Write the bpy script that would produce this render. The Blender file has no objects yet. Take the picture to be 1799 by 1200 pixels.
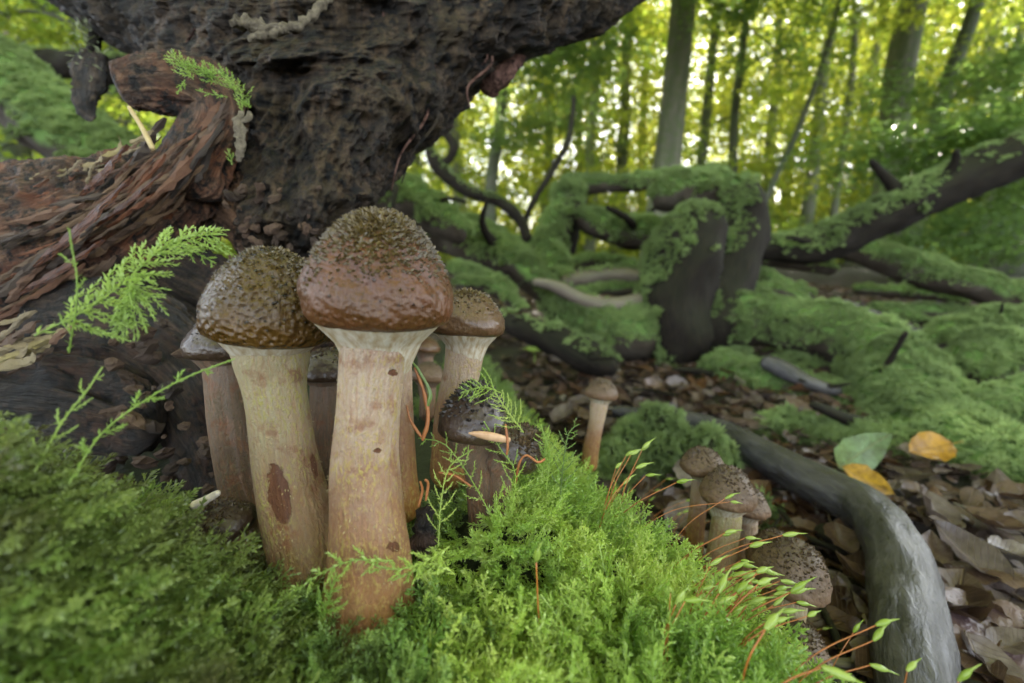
import bpy, math, random
import numpy as np
from mathutils import Vector
random.seed(7); RNG = np.random.default_rng(7)
SC = bpy.context.scene; COL = SC.collection

# ------------------------------------------------------------------ camera, sky, sun, exposure
PITCH = math.radians(11.3); CAMZ = 0.24; FPX = 750.0
cam_d = bpy.data.cameras.new('camera'); cam = bpy.data.objects.new('camera', cam_d); COL.objects.link(cam)
cam.location = (0, 0, CAMZ); cam.rotation_euler = (math.radians(90) - PITCH, 0, 0)
cam_d.sensor_width = 36; cam_d.lens = 36 * FPX / 1799; cam_d.clip_start = 0.004; cam_d.clip_end = 400
cam_d.dof.use_dof = True; cam_d.dof.focus_distance = 0.165; cam_d.dof.aperture_fstop = 7.6
SC.camera = cam
SUN_EL, SUN_AZ = math.radians(40), math.radians(22)          # azimuth measured from +Y towards +X
world = bpy.data.worlds.new('World'); SC.world = world; world.use_nodes = True
wn = world.node_tree.nodes; wl = world.node_tree.links
sky = wn.new('ShaderNodeTexSky'); sky.sky_type = 'NISHITA'; sky.sun_disc = False
sky.sun_elevation = SUN_EL; sky.sun_rotation = SUN_AZ; sky.dust_density = 2.0
hs = wn.new('ShaderNodeHueSaturation'); hs.inputs['Saturation'].default_value = 0.38
wl.new(sky.outputs[0], hs.inputs['Color']); wl.new(hs.outputs[0], wn['Background'].inputs[0])
wn['Background'].inputs[1].default_value = 0.15
sd = bpy.data.lights.new('sun', 'SUN'); sd.energy = 5.0; sd.angle = math.radians(0.5); sd.color = (1, .93, .80)
sun = bpy.data.objects.new('sun', sd); COL.objects.link(sun); sun.location = (4, 10, 12)
sdir = Vector((math.sin(SUN_AZ) * math.cos(SUN_EL), math.cos(SUN_AZ) * math.cos(SUN_EL), math.sin(SUN_EL)))
sun.rotation_euler = (-sdir).to_track_quat('-Z', 'Y').to_euler()
vs = SC.view_settings; vs.view_transform = 'Standard'; vs.look = 'None'; vs.gamma = 1; vs.exposure = 2.95; vs.use_curve_mapping = False
SC.cycles.max_bounces = 6; SC.cycles.diffuse_bounces = 3; SC.cycles.transmission_bounces = 4; SC.cycles.glossy_bounces = 3
SC.cycles.sample_clamp_indirect = 4.0; SC.cycles.caustics_reflective = False; SC.cycles.caustics_refractive = False

F = np.array([0, math.cos(PITCH), -math.sin(PITCH)]); U = np.array([0, math.sin(PITCH), math.cos(PITCH)]); CP = np.array([0, 0, CAMZ])
def P(px, py, d):
    """photo pixel at a known distance along the view axis -> point in the place"""
    return CP + d * (F + np.array([1., 0, 0]) * (px - 899.5) / FPX + U * (600 - py) / FPX)
def PX(w, d): return w * d / FPX

# ------------------------------------------------------------------ numpy noise
def _hash(x, y, z):
    n = (x.astype(np.int64) * 374761393 + y.astype(np.int64) * 668265263 + z.astype(np.int64) * 1274126177) & 0xffffffff
    n = ((n ^ (n >> 13)) * 1103515245) & 0xffffffff
    n = ((n ^ (n >> 16)) * 2246822519) & 0xffffffff
    return ((n ^ (n >> 15)) & 0xffff) / 32767.5 - 1
def vn(p):
    p = np.asarray(p, float); i = np.floor(p); f = p - i; i = i.astype(np.int64); u = f * f * f * (f * (f * 6 - 15) + 10); r = 0
    for a in (0, 1):
        for b in (0, 1):
            for c in (0, 1):
                w = (u[:, 0] if a else 1 - u[:, 0]) * (u[:, 1] if b else 1 - u[:, 1]) * (u[:, 2] if c else 1 - u[:, 2])
                r = r + w * _hash(i[:, 0] + a, i[:, 1] + b, i[:, 2] + c)
    return r
def fbm(p, o=4, g=.5):
    p = np.asarray(p, float); s = 0; a = 1; t = 0
    for k in range(o):
        s = s + a * vn(p * 2.07 ** k + 17.3 * k); t += a; a *= g
    return s / t
def ridge(p, o=4):
    p = np.asarray(p, float); s = 0; a = 1; t = 0
    for k in range(o):
        s = s + a * (1 - 2 * np.abs(vn(p * 2.1 ** k + 9.1 * k))); t += a; a *= .5
    return s / t

# ------------------------------------------------------------------ material helpers
class NT:
    def __init__(s, name):
        s.m = bpy.data.materials.new(name); s.m.use_nodes = True; s.t = s.m.node_tree; s.N = s.t.nodes; s.N.clear()
        s.out = s.N.new('ShaderNodeOutputMaterial')
    def set(s, sock, v):
        if v is None: return
        if isinstance(v, bpy.types.NodeSocket): s.t.links.new(v, sock)
        elif isinstance(v, (tuple, list)) and len(v) == 3 and sock.type == 'RGBA': sock.default_value = (*v, 1)
        else: sock.default_value = v
    def obj(s): return s.N.new('ShaderNodeTexCoord').outputs['Object']
    def pos(s): return s.N.new('ShaderNodeNewGeometry').outputs['Position']
    def nz(s):
        x = s.N.new('ShaderNodeSeparateXYZ'); s.t.links.new(s.N.new('ShaderNodeNewGeometry').outputs['Normal'], x.inputs[0]); return x.outputs[2]
    def rnd(s): return s.N.new('ShaderNodeObjectInfo').outputs['Random']
    def attr(s, n):
        a = s.N.new('ShaderNodeAttribute'); a.attribute_name = n; return a.outputs['Vector']
    def sep(s, v, k):
        x = s.N.new('ShaderNodeSeparateXYZ'); s.t.links.new(v, x.inputs[0]); return x.outputs[k]
    def scale(s, v, k):
        x = s.N.new('ShaderNodeVectorMath'); x.operation = 'MULTIPLY'; s.t.links.new(v, x.inputs[0]); x.inputs[1].default_value = k; return x.outputs[0]
    def noise(s, v, sc, det=4, rough=.55, dist=0.):
        x = s.N.new('ShaderNodeTexNoise'); s.t.links.new(v, x.inputs['Vector']); x.inputs['Scale'].default_value = sc
        x.inputs['Detail'].default_value = det; x.inputs['Roughness'].default_value = rough; x.inputs['Distortion'].default_value = dist
        return x.outputs['Fac']
    def voro(s, v, sc, feat='F1'):
        x = s.N.new('ShaderNodeTexVoronoi'); x.feature = feat; s.t.links.new(v, x.inputs['Vector']); x.inputs['Scale'].default_value = sc; return x.outputs['Distance']
    def ramp(s, f, stops):
        x = s.N.new('ShaderNodeValToRGB'); e = x.color_ramp.elements
        while len(e) < len(stops): e.new(.5)
        for k, (p, c) in enumerate(stops):
            e[k].position = p; e[k].color = (*c, 1) if isinstance(c, (tuple, list)) else (c, c, c, 1)
        s.t.links.new(f, x.inputs[0]); return x.outputs[0]
    def mix(s, f, a, b, mode='MIX'):
        x = s.N.new('ShaderNodeMix'); x.data_type = 'RGBA'; x.blend_type = mode
        s.set(x.inputs[0], f); s.set(x.inputs[6], a); s.set(x.inputs[7], b); return x.outputs[2]
    def math(s, op, a, b=0., clamp=False):
        x = s.N.new('ShaderNodeMath'); x.operation = op; x.use_clamp = clamp; s.set(x.inputs[0], a); s.set(x.inputs[1], b); return x.outputs[0]
    def bump(s, h, st=.5, d=.001, n=None):
        x = s.N.new('ShaderNodeBump'); x.inputs['Strength'].default_value = st; x.inputs['Distance'].default_value = d
        s.set(x.inputs['Height'], h); s.set(x.inputs['Normal'], n); return x.outputs[0]
    def pbr(s, col, rough=.6, nrm=None, spec=.5, coat=0., sss=0., sssr=.003, trans=0., ior=1.45):
        b = s.N.new('ShaderNodeBsdfPrincipled'); s.set(b.inputs['Base Color'], col); s.set(b.inputs['Roughness'], rough); s.set(b.inputs['Normal'], nrm)
        b.inputs['Specular IOR Level'].default_value = spec; s.set(b.inputs['Coat Weight'], coat); b.inputs['Coat Roughness'].default_value = .12
        b.inputs['IOR'].default_value = ior; b.inputs['Transmission Weight'].default_value = trans
        if sss: b.inputs['Subsurface Weight'].default_value = sss; b.inputs['Subsurface Scale'].default_value = sssr; b.inputs['Subsurface Radius'].default_value = (1, .6, .4)
        return b.outputs[0]
    def done(s, sh): s.t.links.new(sh, s.out.inputs[0]); return s.m
    def leafy(s, col, tcol, f=.4, rough=.45, spec=.4, nrm=None):
        d = s.pbr(col, rough, nrm, spec); t = s.N.new('ShaderNodeBsdfTranslucent'); s.set(t.inputs[0], tcol)
        x = s.N.new('ShaderNodeMixShader'); s.set(x.inputs[0], f); s.t.links.new(d, x.inputs[1]); s.t.links.new(t.outputs[0], x.inputs[2]); return s.done(x.outputs[0])

def m_leafy(name, a, b, ta, tb, f=.4, rough=.45, spec=.4, big=None):
    n = NT(name); r = n.rnd(); c = n.mix(r, a, b); t = n.mix(r, ta, tb)
    if big:                                   # noise patches of a second tone through the carpet
        k = n.ramp(n.noise(n.pos(), big[0], 3), [(.35, 0), (.65, 1)]); c = n.mix(k, c, big[1]); t = n.mix(k, t, big[2])
    return n.leafy(c, t, f, rough, spec)
M = {}
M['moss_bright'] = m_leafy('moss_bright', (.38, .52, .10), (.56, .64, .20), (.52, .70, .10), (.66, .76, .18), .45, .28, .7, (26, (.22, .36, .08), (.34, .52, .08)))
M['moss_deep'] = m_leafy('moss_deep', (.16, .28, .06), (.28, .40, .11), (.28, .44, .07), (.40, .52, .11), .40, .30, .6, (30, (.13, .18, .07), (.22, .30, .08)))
M['moss_olive'] = m_leafy('moss_olive', (.15, .25, .05), (.28, .37, .10), (.28, .42, .06), (.40, .50, .10), .40, .30, .7, (30, (.10, .10, .04), (.16, .18, .05)))
M['moss_log'] = m_leafy('moss_log', (.24, .35, .13), (.36, .46, .19), (.30, .43, .14), (.40, .50, .18), .32, .6, .25, (9, (.16, .22, .09), (.24, .32, .11)))
M['sprig'] = m_leafy('sprig', (.22, .36, .07), (.32, .44, .12), (.34, .52, .08), (.44, .56, .12), .4, .32, .5)
M['capsule'] = m_leafy('capsule', (.24, .34, .05), (.36, .46, .12), (.40, .55, .07), (.5, .6, .12), .35, .2, .6)
M['tree_leaf'] = m_leafy('tree_leaf', (.07, .13, .03), (.11, .16, .035), (.27, .40, .04), (.48, .52, .06), .58, .4, .4)
M['far_leaf'] = m_leafy('far_leaf', (.09, .14, .03), (.15, .18, .04), (.36, .46, .05), (.62, .60, .08), .62, .5, .3)  # brightened so the colour stands in for veiling light in the distance
M['shade_leaf'] = m_leafy('shade_leaf', (.09, .16, .05), (.13, .20, .065), (.20, .34, .07), (.28, .42, .09), .48, .35, .5)
M['litter'] = None

def m_simple(name, a, b, sc, rough=.8, bump=.4, bd=.0006, spec=.3, fib=None, rr=None):
    n = NT(name); v = n.obj() if fib is None else n.scale(n.attr('swp'), fib)
    f = n.noise(v, sc, 6, .65); c = n.mix(n.ramp(f, [(.3, 0), (.7, 1)]), a, b)
    if rr: c = n.mix(n.math('MULTIPLY', n.rnd(), .9), c, rr)
    return n.done(n.pbr(c, rough, n.bump(f, bump, bd), spec))

# ------------------------------------------------------------------ mesh helpers
def mesh_of(name, V, faces, mat, attrs=None, smooth=True):
    """faces: list of int arrays (n,3) or (n,4)"""
    me = bpy.data.meshes.new(name); V = np.asarray(V, np.float32)
    fs = [np.asarray(f, np.int32) for f in faces if len(f)]
    nl = sum(f.size for f in fs); nf = sum(len(f) for f in fs)
    me.vertices.add(len(V)); me.vertices.foreach_set('co', V.ravel())
    if nl:
        me.loops.add(nl); me.polygons.add(nf)
        me.loops.foreach_set('vertex_index', np.concatenate([f.ravel() for f in fs]))
        tot = np.concatenate([np.full(len(f), f.shape[1], np.int32) for f in fs])
        me.polygons.foreach_set('loop_start', np.concatenate([[0], np.cumsum(tot)[:-1]]).astype(np.int32))
        me.polygons.foreach_set('use_smooth', np.full(nf, smooth))
    for k, a in (attrs or {}).items():
        a = np.asarray(a)
        if a.ndim == 2: me.attributes.new(k, 'FLOAT_VECTOR', 'POINT').data.foreach_set('vector', a.astype(np.float32).ravel())
        elif a.dtype.kind == 'i': me.attributes.new(k, 'INT', 'POINT').data.foreach_set('value', a.astype(np.int32))
        else: me.attributes.new(k, 'FLOAT', 'POINT').data.foreach_set('value', a.astype(np.float32))
    me.update(calc_edges=True)
    if mat: me.materials.append(mat)
    return me
def link(name, me, parent=None, loc=None, **tags):
    o = bpy.data.objects.new(name, me); COL.objects.link(o)
    if parent is not None: o.parent = parent
    if loc is not None: o.location = loc
    for k, v in tags.items(): o[k] = v
    return o
def thing(name, label, cat, base=(0, 0, 0), group=None):
    o = link(name, None, None, tuple(base), label=label, category=cat); o.empty_display_size = .02
    if group: o['group'] = group
    return o
def part(name, V, faces, mat, root, attrs=None, smooth=True, parent=None, **tags):
    V = np.asarray(V) - np.array(root.location)
    if parent is not None: V = V - np.array(parent.location)
    return link(name, mesh_of(name, V, faces, mat, attrs, smooth), parent or root, None, **tags)

def catmull(K, n, pw=None):
    K = np.asarray(K, float); d = np.r_[0, np.cumsum(np.maximum(1e-6, np.linalg.norm(np.diff(K[:, :3], axis=0), axis=1)))]
    E = np.vstack([2 * K[0] - K[1], K, 2 * K[-1] - K[-2]])
    t = np.linspace(0, 1, n)
    if pw == 'ends': t = .5 - .5 * np.cos(np.pi * t)
    t = t * d[-1]; seg = np.clip(np.searchsorted(d, t, side='right') - 1, 0, len(K) - 2)
    u = ((t - d[seg]) / (d[seg + 1] - d[seg]))[:, None]
    a, b, c, e = E[seg], E[seg + 1], E[seg + 2], E[seg + 3]
    return .5 * (2 * b + (c - a) * u + (2 * a - 5 * b + 4 * c - e) * u ** 2 + (3 * b - a - 3 * c + e) * u ** 3)
def norm(v): return v / np.maximum(1e-12, np.linalg.norm(v, axis=-1, keepdims=True))
def frames(Q, ref=(0, 1, 0)):
    T = norm(np.gradient(Q, axis=0)); a = np.cross(T[0], ref)
    if np.linalg.norm(a) < .2: a = np.cross(T[0], (0, 0, 1))
    A = np.empty_like(Q); A[0] = norm(a)
    for k in range(1, len(Q)): A[k] = norm(A[k - 1] - T[k] * np.dot(A[k - 1], T[k]))
    return T, A, np.cross(A, T)
def sweep(pts, rad, nu, nv, flat=1., disp=None, r0=True, r1=True, ref=(0, 1, 0)):
    """tube along pts with radii rad; flat = second axis / first; r0,r1 round ends. Returns V, faces, swp"""
    K = np.c_[np.asarray(pts, float), np.asarray(rad, float)]
    Q = catmull(K, nu, 'ends' if (r0 or r1) else None); R = np.maximum(Q[:, 3], 1e-5); Q = Q[:, :3]
    T, A, B = frames(Q, ref); s = np.r_[0, np.cumsum(np.linalg.norm(np.diff(Q, axis=0), axis=1))]
    f = np.ones(nu)
    if r0: x = np.clip(s / (R[0] * min(1, max(flat, .3)) + 1e-9), 0, 1); f *= np.sqrt(1 - (1 - x) ** 2)
    if r1: x = np.clip((s[-1] - s) / (R[-1] * min(1, max(flat, .3)) + 1e-9), 0, 1); f *= np.sqrt(1 - (1 - x) ** 2)
    th = np.linspace(0, 2 * np.pi, nv, endpoint=False); c, n = np.cos(th), np.sin(th)
    S = np.repeat(s, nv); TH = np.tile(th, nu); RR = np.repeat(R, nv)
    swp = np.c_[S, RR * np.cos(TH), RR * np.sin(TH)]
    rad2 = RR + (disp(swp, TH, RR) if disp else 0); rad2 = rad2 * np.repeat(f, nv)
    V = np.repeat(Q, nv, 0) + np.repeat(A, nv, 0) * (rad2 * np.cos(TH))[:, None] + np.repeat(B, nv, 0) * (rad2 * flat * np.sin(TH))[:, None]
    i = np.arange(nu - 1)[:, None] * nv; j = np.arange(nv)[None]; k = (j + 1) % nv
    q = np.stack([i + j, i + nv + j, i + nv + k, i + k], -1).reshape(-1, 4)
    nV = len(V); V = np.vstack([V, Q[0], Q[-1]]); swp = np.vstack([swp, [0, 0, 0], [s[-1], 0, 0]])
    j = np.arange(nv); k = (j + 1) % nv
    t = np.vstack([np.c_[np.full(nv, nV), j, k], np.c_[np.full(nv, nV + 1), k + nV - nv, j + nV - nv]])
    return V, [q, t], swp
def tri_sample(V, faces, n):
    T = []
    for f in faces:
        f = np.asarray(f); T.append(f[:, :3])
        if f.shape[1] == 4: T.append(f[:, [0, 2, 3]])
    T = np.vstack(T); a, b, c = V[T[:, 0]], V[T[:, 1]], V[T[:, 2]]; nr = np.cross(b - a, c - a); ar = np.linalg.norm(nr, axis=1)
    k = RNG.choice(len(T), n, p=ar / ar.sum()); u, v = RNG.random(n), RNG.random(n); m = u + v > 1; u[m] = 1 - u[m]; v[m] = 1 - v[m]
    return a[k] + (b - a)[k] * u[:, None] + (c - a)[k] * v[:, None], norm(nr[k])

# ------------------------------------------------------------------ scatter (only for kind = stuff)
def euler(z, x):
    z = norm(z); x = norm(x - z * np.sum(x * z, 1, keepdims=True)); y = np.cross(z, x)
    return np.c_[np.arctan2(y[:, 2], z[:, 2]), -np.arcsin(np.clip(x[:, 2], -1, 1)), np.arctan2(x[:, 1], x[:, 0])]
_groups = {}
def gn_group(coll):
    if coll.name in _groups: return _groups[coll.name]
    g = bpy.data.node_groups.new('scatter_' + coll.name, 'GeometryNodeTree'); _groups[coll.name] = g
    g.interface.new_socket('Geometry', in_out='INPUT', socket_type='NodeSocketGeometry'); g.interface.new_socket('Geometry', in_out='OUTPUT', socket_type='NodeSocketGeometry')
    N, L = g.nodes, g.links; i = N.new('NodeGroupInput'); o = N.new('NodeGroupOutput'); ins = N.new('GeometryNodeInstanceOnPoints')
    ci = N.new('GeometryNodeCollectionInfo'); ci.inputs[0].default_value = coll; ci.inputs[1].default_value = True; ci.inputs[2].default_value = True
    def at(n, t):
        x = N.new('GeometryNodeInputNamedAttribute'); x.data_type = t; x.inputs[0].default_value = n; return x.outputs[0]
    e = N.new('FunctionNodeEulerToRotation'); L.new(at('rot', 'FLOAT_VECTOR'), e.inputs[0])
    ins.inputs['Pick Instance'].default_value = True
    L.new(i.outputs[0], ins.inputs['Points']); L.new(ci.outputs[0], ins.inputs['Instance']); L.new(at('idx', 'INT'), ins.inputs['Instance Index'])
    L.new(e.outputs[0], ins.inputs['Rotation']); L.new(at('scl', 'FLOAT'), ins.inputs['Scale']); L.new(ins.outputs[0], o.inputs[0])
    return g
def scatter(name, pts, z, x, scl, coll, parent=None, **tags):
    n = len(pts); pts = np.asarray(pts)
    if parent is not None: pts = pts - np.array(parent.location)
    me = mesh_of(name, pts, [], None, {'rot': euler(z, x), 'scl': np.broadcast_to(scl, n).astype(float), 'idx': RNG.integers(0, len(coll.objects), n)})
    o = link(name, me, parent, None, kind='stuff', **tags); md = o.modifiers.new('scatter', 'NODES'); md.node_group = gn_group(coll); return o
def kit(name, meshes):
    c = bpy.data.collections.new(name)
    for k, me in enumerate(meshes): c.objects.link(bpy.data.objects.new(f'{name}_{k}', me))
    return c

# ------------------------------------------------------------------ moss and leaf pieces
def blade(V, Fc, b, d, up, L, w, bend=.25):
    """a folded pointed leaflet of two triangles"""
    k = len(V); s = np.cross(d, up); m = b + d * L * .45
    V += [b, m + s * w + up * L * .06, b + d * L - up * L * bend, m - s * w + up * L * .06]; Fc += [(k, k + 1, k + 2), (k, k + 2, k + 3)]
def shoot(V, Fc, Fs, path, ll, n, rng, ang=.75, wr=.16, stem=.00018, a0=0.):
    Q = catmull(path, max(6, n // 3)); T, A, B = frames(Q, (0.3, .8, .1)); m = len(Q)
    k = len(V)                                                # three-sided stem
    for q, a, b in zip(Q, A, B):
        for t in (0, 2.09, 4.19): V.append(q + (a * math.cos(t) + b * math.sin(t)) * stem)
    for i in range(m - 1):
        for j in range(3): Fs.append((k + i * 3 + j, k + i * 3 + (j + 1) % 3, k + i * 3 + 3 + (j + 1) % 3, k + i * 3 + 3 + j))
    for i in range(n):
        u = a0 + (1 - a0) * (i + rng.random()) / n; f = u * (m - 1); j = min(int(f), m - 2); w = f - j
        q = Q[j] * (1 - w) + Q[j + 1] * w; t = i * 2.4 + rng.uniform(-.4, .4); r = A[j] * math.cos(t) + B[j] * math.sin(t)
        g = ang * (1 - .55 * u ** 3) * rng.uniform(.75, 1.25); d = T[j] * math.cos(g) + r * math.sin(g); d = d / np.linalg.norm(d)
        up = r * math.cos(g) - T[j] * math.sin(g); L = ll * rng.uniform(.75, 1.15) * (1 - .45 * u ** 2)
        blade(V, Fc, q, d, up, L, L * wr, rng.uniform(-.3, .15))
def bushy(path, nside, slen, ll, nl, seed, spread=1.1, plane=None, droop=0., wr=.16, stem=.0002, taper=1.):
    """feather moss: a main shoot with side shoots left and right in one plane"""
    rng = random.Random(seed); V, Fc, Fs = [], [], []; path = np.asarray(path, float)
    shoot(V, Fc, Fs, path, ll, int(nl * 2), rng, .7, wr, stem)
    Q = catmull(path, 40); T, A, B = frames(Q, (0.3, .8, .1)); pl = np.array(plane if plane is not None else (1., 0, 0))
    for i in range(nside):
        u = .12 + .84 * (i + rng.random() * .6) / nside; j = int(u * 39); t = T[j]; sd = norm(np.cross(t, pl)) * (1 if i % 2 else -1)
        L = slen * (1 - taper * u ** 1.6 * .75) * rng.uniform(.7, 1.15); g = spread * rng.uniform(.7, 1.1)
        d = t * math.cos(g) + sd * math.sin(g) + pl * rng.uniform(-.25, .25); d = norm(d)
        e = norm(d + t * .5) * L * .55; dz = np.array([0, 0, -droop * L])
        shoot(V, Fc, Fs, [Q[j], Q[j] + d * L * .5 + dz * .3, Q[j] + d * L * .5 + e + dz], ll * .85, max(6, int(nl * L / slen)), rng, .7, wr, stem * .7)
    return np.array(V), [np.array(Fc), np.array(Fs)]
def moss_kit(name, mat, kind, n=5):
    out = []
    for s in range(n):
        rng = random.Random(100 + s); V, Fc, Fs = [], [], []
        if kind == 'shoot':
            b = rng.uniform(.001, .004)
            shoot(V, Fc, Fs, [(0, 0, -.002), (b * .2, 0, .004), (b, rng.uniform(-.001, .001), .010)], .0029, 32, rng, .9, .18)
            for q in range(2):
                g = rng.uniform(0, 6.3); c, sn = math.cos(g), math.sin(g)
                shoot(V, Fc, Fs, [(0, 0, .001), (c * .002, sn * .002, .004), (c * .0045, sn * .0045, .0075)], .0027, 20, rng, .9, .18)
        elif kind == 'frond':
            Vv, fs = bushy([(0, 0, -.002), (.0005, 0, .006), (.002, rng.uniform(-.001, .001), .012), (.005, 0, .018)], 12, .0070, .0021, 15, s, 1.0, wr=.2)
            V, Fc, Fs = Vv, fs[0], fs[1]
        elif kind == 'tuft':
            for q in range(22):
                g = rng.uniform(0, 6.3); e = rng.uniform(.1, 1.25); d = np.array([math.cos(g) * math.sin(e), math.sin(g) * math.sin(e), math.cos(e)])
                up = norm(np.cross(np.cross(d, (0, 0, 1.)), d) + 1e-6); o = np.array([math.cos(g) * .001, math.sin(g) * .001, -.001])
                blade(V, Fc, o, d, up, rng.uniform(.006, .011), rng.uniform(.0007, .0012), rng.uniform(0, .3))
        out.append(mesh_of(f'{name}_{s}', V, [np.array(Fc), np.array(Fs)], mat, smooth=False))
    return kit(name, out)
KIT = {'bright_shoot': moss_kit('bright_shoot', M['moss_bright'], 'shoot'), 'bright_frond': moss_kit('bright_frond', M['moss_bright'], 'frond'),
       'deep_shoot': moss_kit('deep_shoot', M['moss_deep'], 'shoot'), 'deep_frond': moss_kit('deep_frond', M['moss_deep'], 'frond'),
       'olive_frond': moss_kit('olive_frond', M['moss_olive'], 'frond'), 'tuft': moss_kit('tuft', M['moss_log'], 'tuft', 6)}
def spray_kit(name, mat, nleaf, size, ll, n=5, tilt=.5):
    out = []
    for s in range(n):
        rng = random.Random(300 + s); V, Fc = [], []
        for q in range(nleaf):
            a = rng.uniform(0, 6.3); r = size * math.sqrt(rng.random()); b = np.array([r * math.cos(a), r * math.sin(a) * .7, rng.gauss(0, size * .16)])
            a2 = rng.uniform(0, 6.3); d = norm(np.array([math.cos(a2), math.sin(a2), rng.gauss(-.1, tilt)])); up = norm(np.array([rng.gauss(0, tilt), rng.gauss(0, tilt), 1.]))
            up = norm(up - d * np.dot(up, d)); L = ll * rng.uniform(.7, 1.2); blade(V, Fc, b, d, up, L, L * .32, rng.uniform(0, .25))
        out.append(mesh_of(f'{name}_{s}', V, [np.array(Fc)], mat, smooth=False))
    return kit(name, out)
KIT['spray'] = spray_kit('spray', M['tree_leaf'], 44, .36, .085)
KIT['farspray'] = spray_kit('farspray', M['far_leaf'], 48, .75, .16)
KIT['shadespray'] = spray_kit('shadespray', M['shade_leaf'], 60, .34, .07, 5, .28)

# ------------------------------------------------------------------ wood, bark, soil materials
def m_bark(name, a, b, green, gamt, fib=(30, 260, 260), rough=.85, spec=.25, up=True, bd=.003, sc=1., lich=.3):
    n = NT(name); v = n.scale(n.attr('swp'), fib); f = n.noise(v, sc, 7, .65, .4); w = n.noise(n.pos(), 14, 4)
    c = n.mix(n.ramp(f, [(.32, 0), (.68, 1)]), a, b); c = n.mix(n.math('MULTIPLY', n.ramp(w, [(.45, 0), (.75, 1)]), lich), c, (.14, .13, .10))
    g = n.noise(n.pos(), 11, 5, .6)
    if up: g = n.math('ADD', n.math('MULTIPLY', n.nz(), .42), n.math('MULTIPLY', g, .9))
    g = n.math('MULTIPLY', n.ramp(g, [(.42, 0), (.62, 1)]), gamt)
    c = n.mix(g, c, green); return n.done(n.pbr(c, rough, n.bump(f, .8, bd), spec))
M['log_bark'] = m_bark('log_bark', (.018, .014, .010), (.055, .042, .030), (.09, .16, .04), 1.)
M['dark_bark'] = m_bark('dark_bark', (.004, .0035, .003), (.020, .015, .010), (.04, .06, .02), .12, rough=.85, spec=.2, lich=.05)
M['grey_bark'] = m_bark('grey_bark', (.013, .013, .015), (.068, .065, .069), (.04, .045, .03), .10, (40, 130, 130), .27, .6, bd=.004)
M['pale_wood'] = m_bark('pale_wood', (.08, .066, .05), (.20, .165, .13), (.08, .11, .04), .25, (12, 220, 220), .6, .4, bd=.0012)
M['tree_bark'] = m_bark('tree_bark', (.11, .115, .085), (.22, .215, .165), (.10, .15, .05), .55, (1.5, 14, 14), .9, .2, up=False, bd=.02)  # bark lightened; glow of the bright wood is put into its colour
M['tree_dark'] = m_bark('tree_dark', (.07, .075, .055), (.14, .145, .105), (.07, .11, .04), .5, (1.5, 14, 14), .9, .2, up=False, bd=.02)  # darker bark, likewise lifted to stand in for background glow
def m_rot(name, dark, mid, hi, red, redamt, fib=(22, 320, 320), rough=.6, spec=.45):
    n = NT(name); s = n.attr('swp'); v = n.scale(s, fib); f = n.noise(v, 1, 8, .62, .5); big = n.noise(n.obj(), 38, 4, .6); blo = n.noise(n.obj(), 120, 5, .7)
    c = n.ramp(f, [(.30, dark), (.48, mid), (.66, hi), (.8, tuple(min(1, x * 1.5) for x in hi))])
    c = n.mix(n.math('MULTIPLY', n.ramp(big, [(.46, 0), (.62, 1)]), redamt), c, n.mix(f, tuple(x * .35 for x in red), red))
    c = n.mix(n.ramp(blo, [(.40, 1.), (.52, 0.)]), c, tuple(x * .6 for x in dark))
    return n.done(n.pbr(c, n.ramp(big, [(.3, rough - .22), (.7, rough + .2)]), n.bump(n.math('ADD', n.math('ADD', f, n.noise(n.scale(s, tuple(x * 3.5 for x in fib)), 1, 5, .7)), n.math('MULTIPLY', blo, .8)), 1., .0032), spec))
M['rotten'] = m_rot('rotten', (.007, .005, .004), (.070, .040, .025), (.23, .135, .080), (.24, .070, .024), .6)
M['rot_dark'] = m_rot('rot_dark', (.004, .003, .003), (.018, .012, .009), (.065, .041, .026), (.09, .034, .016), .5)
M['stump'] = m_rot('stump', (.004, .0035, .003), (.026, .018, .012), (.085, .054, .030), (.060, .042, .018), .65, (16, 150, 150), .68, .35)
M['crumbly'] = m_rot('crumbly', (.018, .012, .009), (.095, .055, .034), (.23, .135, .080), (.17, .085, .045), .5, (90, 130, 130), .8, .25)
M['root_mat'] = m_rot('root_mat', (.05, .028, .022), (.15, .082, .062), (.27, .16, .125), (.19, .10, .08), .5, (70, 160, 160), .9, .15)
def m_splinter(name, cols, sc=1.):
    n = NT(name); f = n.noise(n.scale(n.obj(), (30, 400, 400)), 1, 6, .6); c = n.ramp(n.rnd(), [(i / max(1, len(cols) - 1), c) for i, c in enumerate(cols)])
    c = n.mix(n.ramp(f, [(.3, .85), (.62, 0)]), c, (.02, .014, .010)); return n.done(n.pbr(c, .62, n.bump(f, .8, .0012), .4))
M['splinter'] = m_splinter('splinter', [(.035, .024, .018), (.15, .088, .055), (.23, .075, .028), (.20, .125, .078), (.065, .05, .04), (.28, .165, .085)])
M['splinter_pale'] = m_splinter('splinter_pale', [(.42, .33, .18), (.50, .40, .22), (.34, .27, .17), (.44, .36, .14)])
n = NT('soil'); f = n.noise(n.pos(), 60, 8, .7); g = n.noise(n.pos(), 3.5, 5)
M['soil'] = n.done(n.pbr(n.mix(n.ramp(g, [(.45, 0), (.6, .8)]), n.mix(f, (.010, .008, .006), (.05, .034, .022)), (.03, .035, .014)), .85, n.bump(f, .9, .01), .3))
n = NT('bank'); f = n.noise(n.pos(), 300, 6, .7)
M['bank'] = n.done(n.pbr(n.mix(f, (.008, .009, .005), (.035, .045, .014)), .8, n.bump(f, .9, .002), .3))

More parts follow.
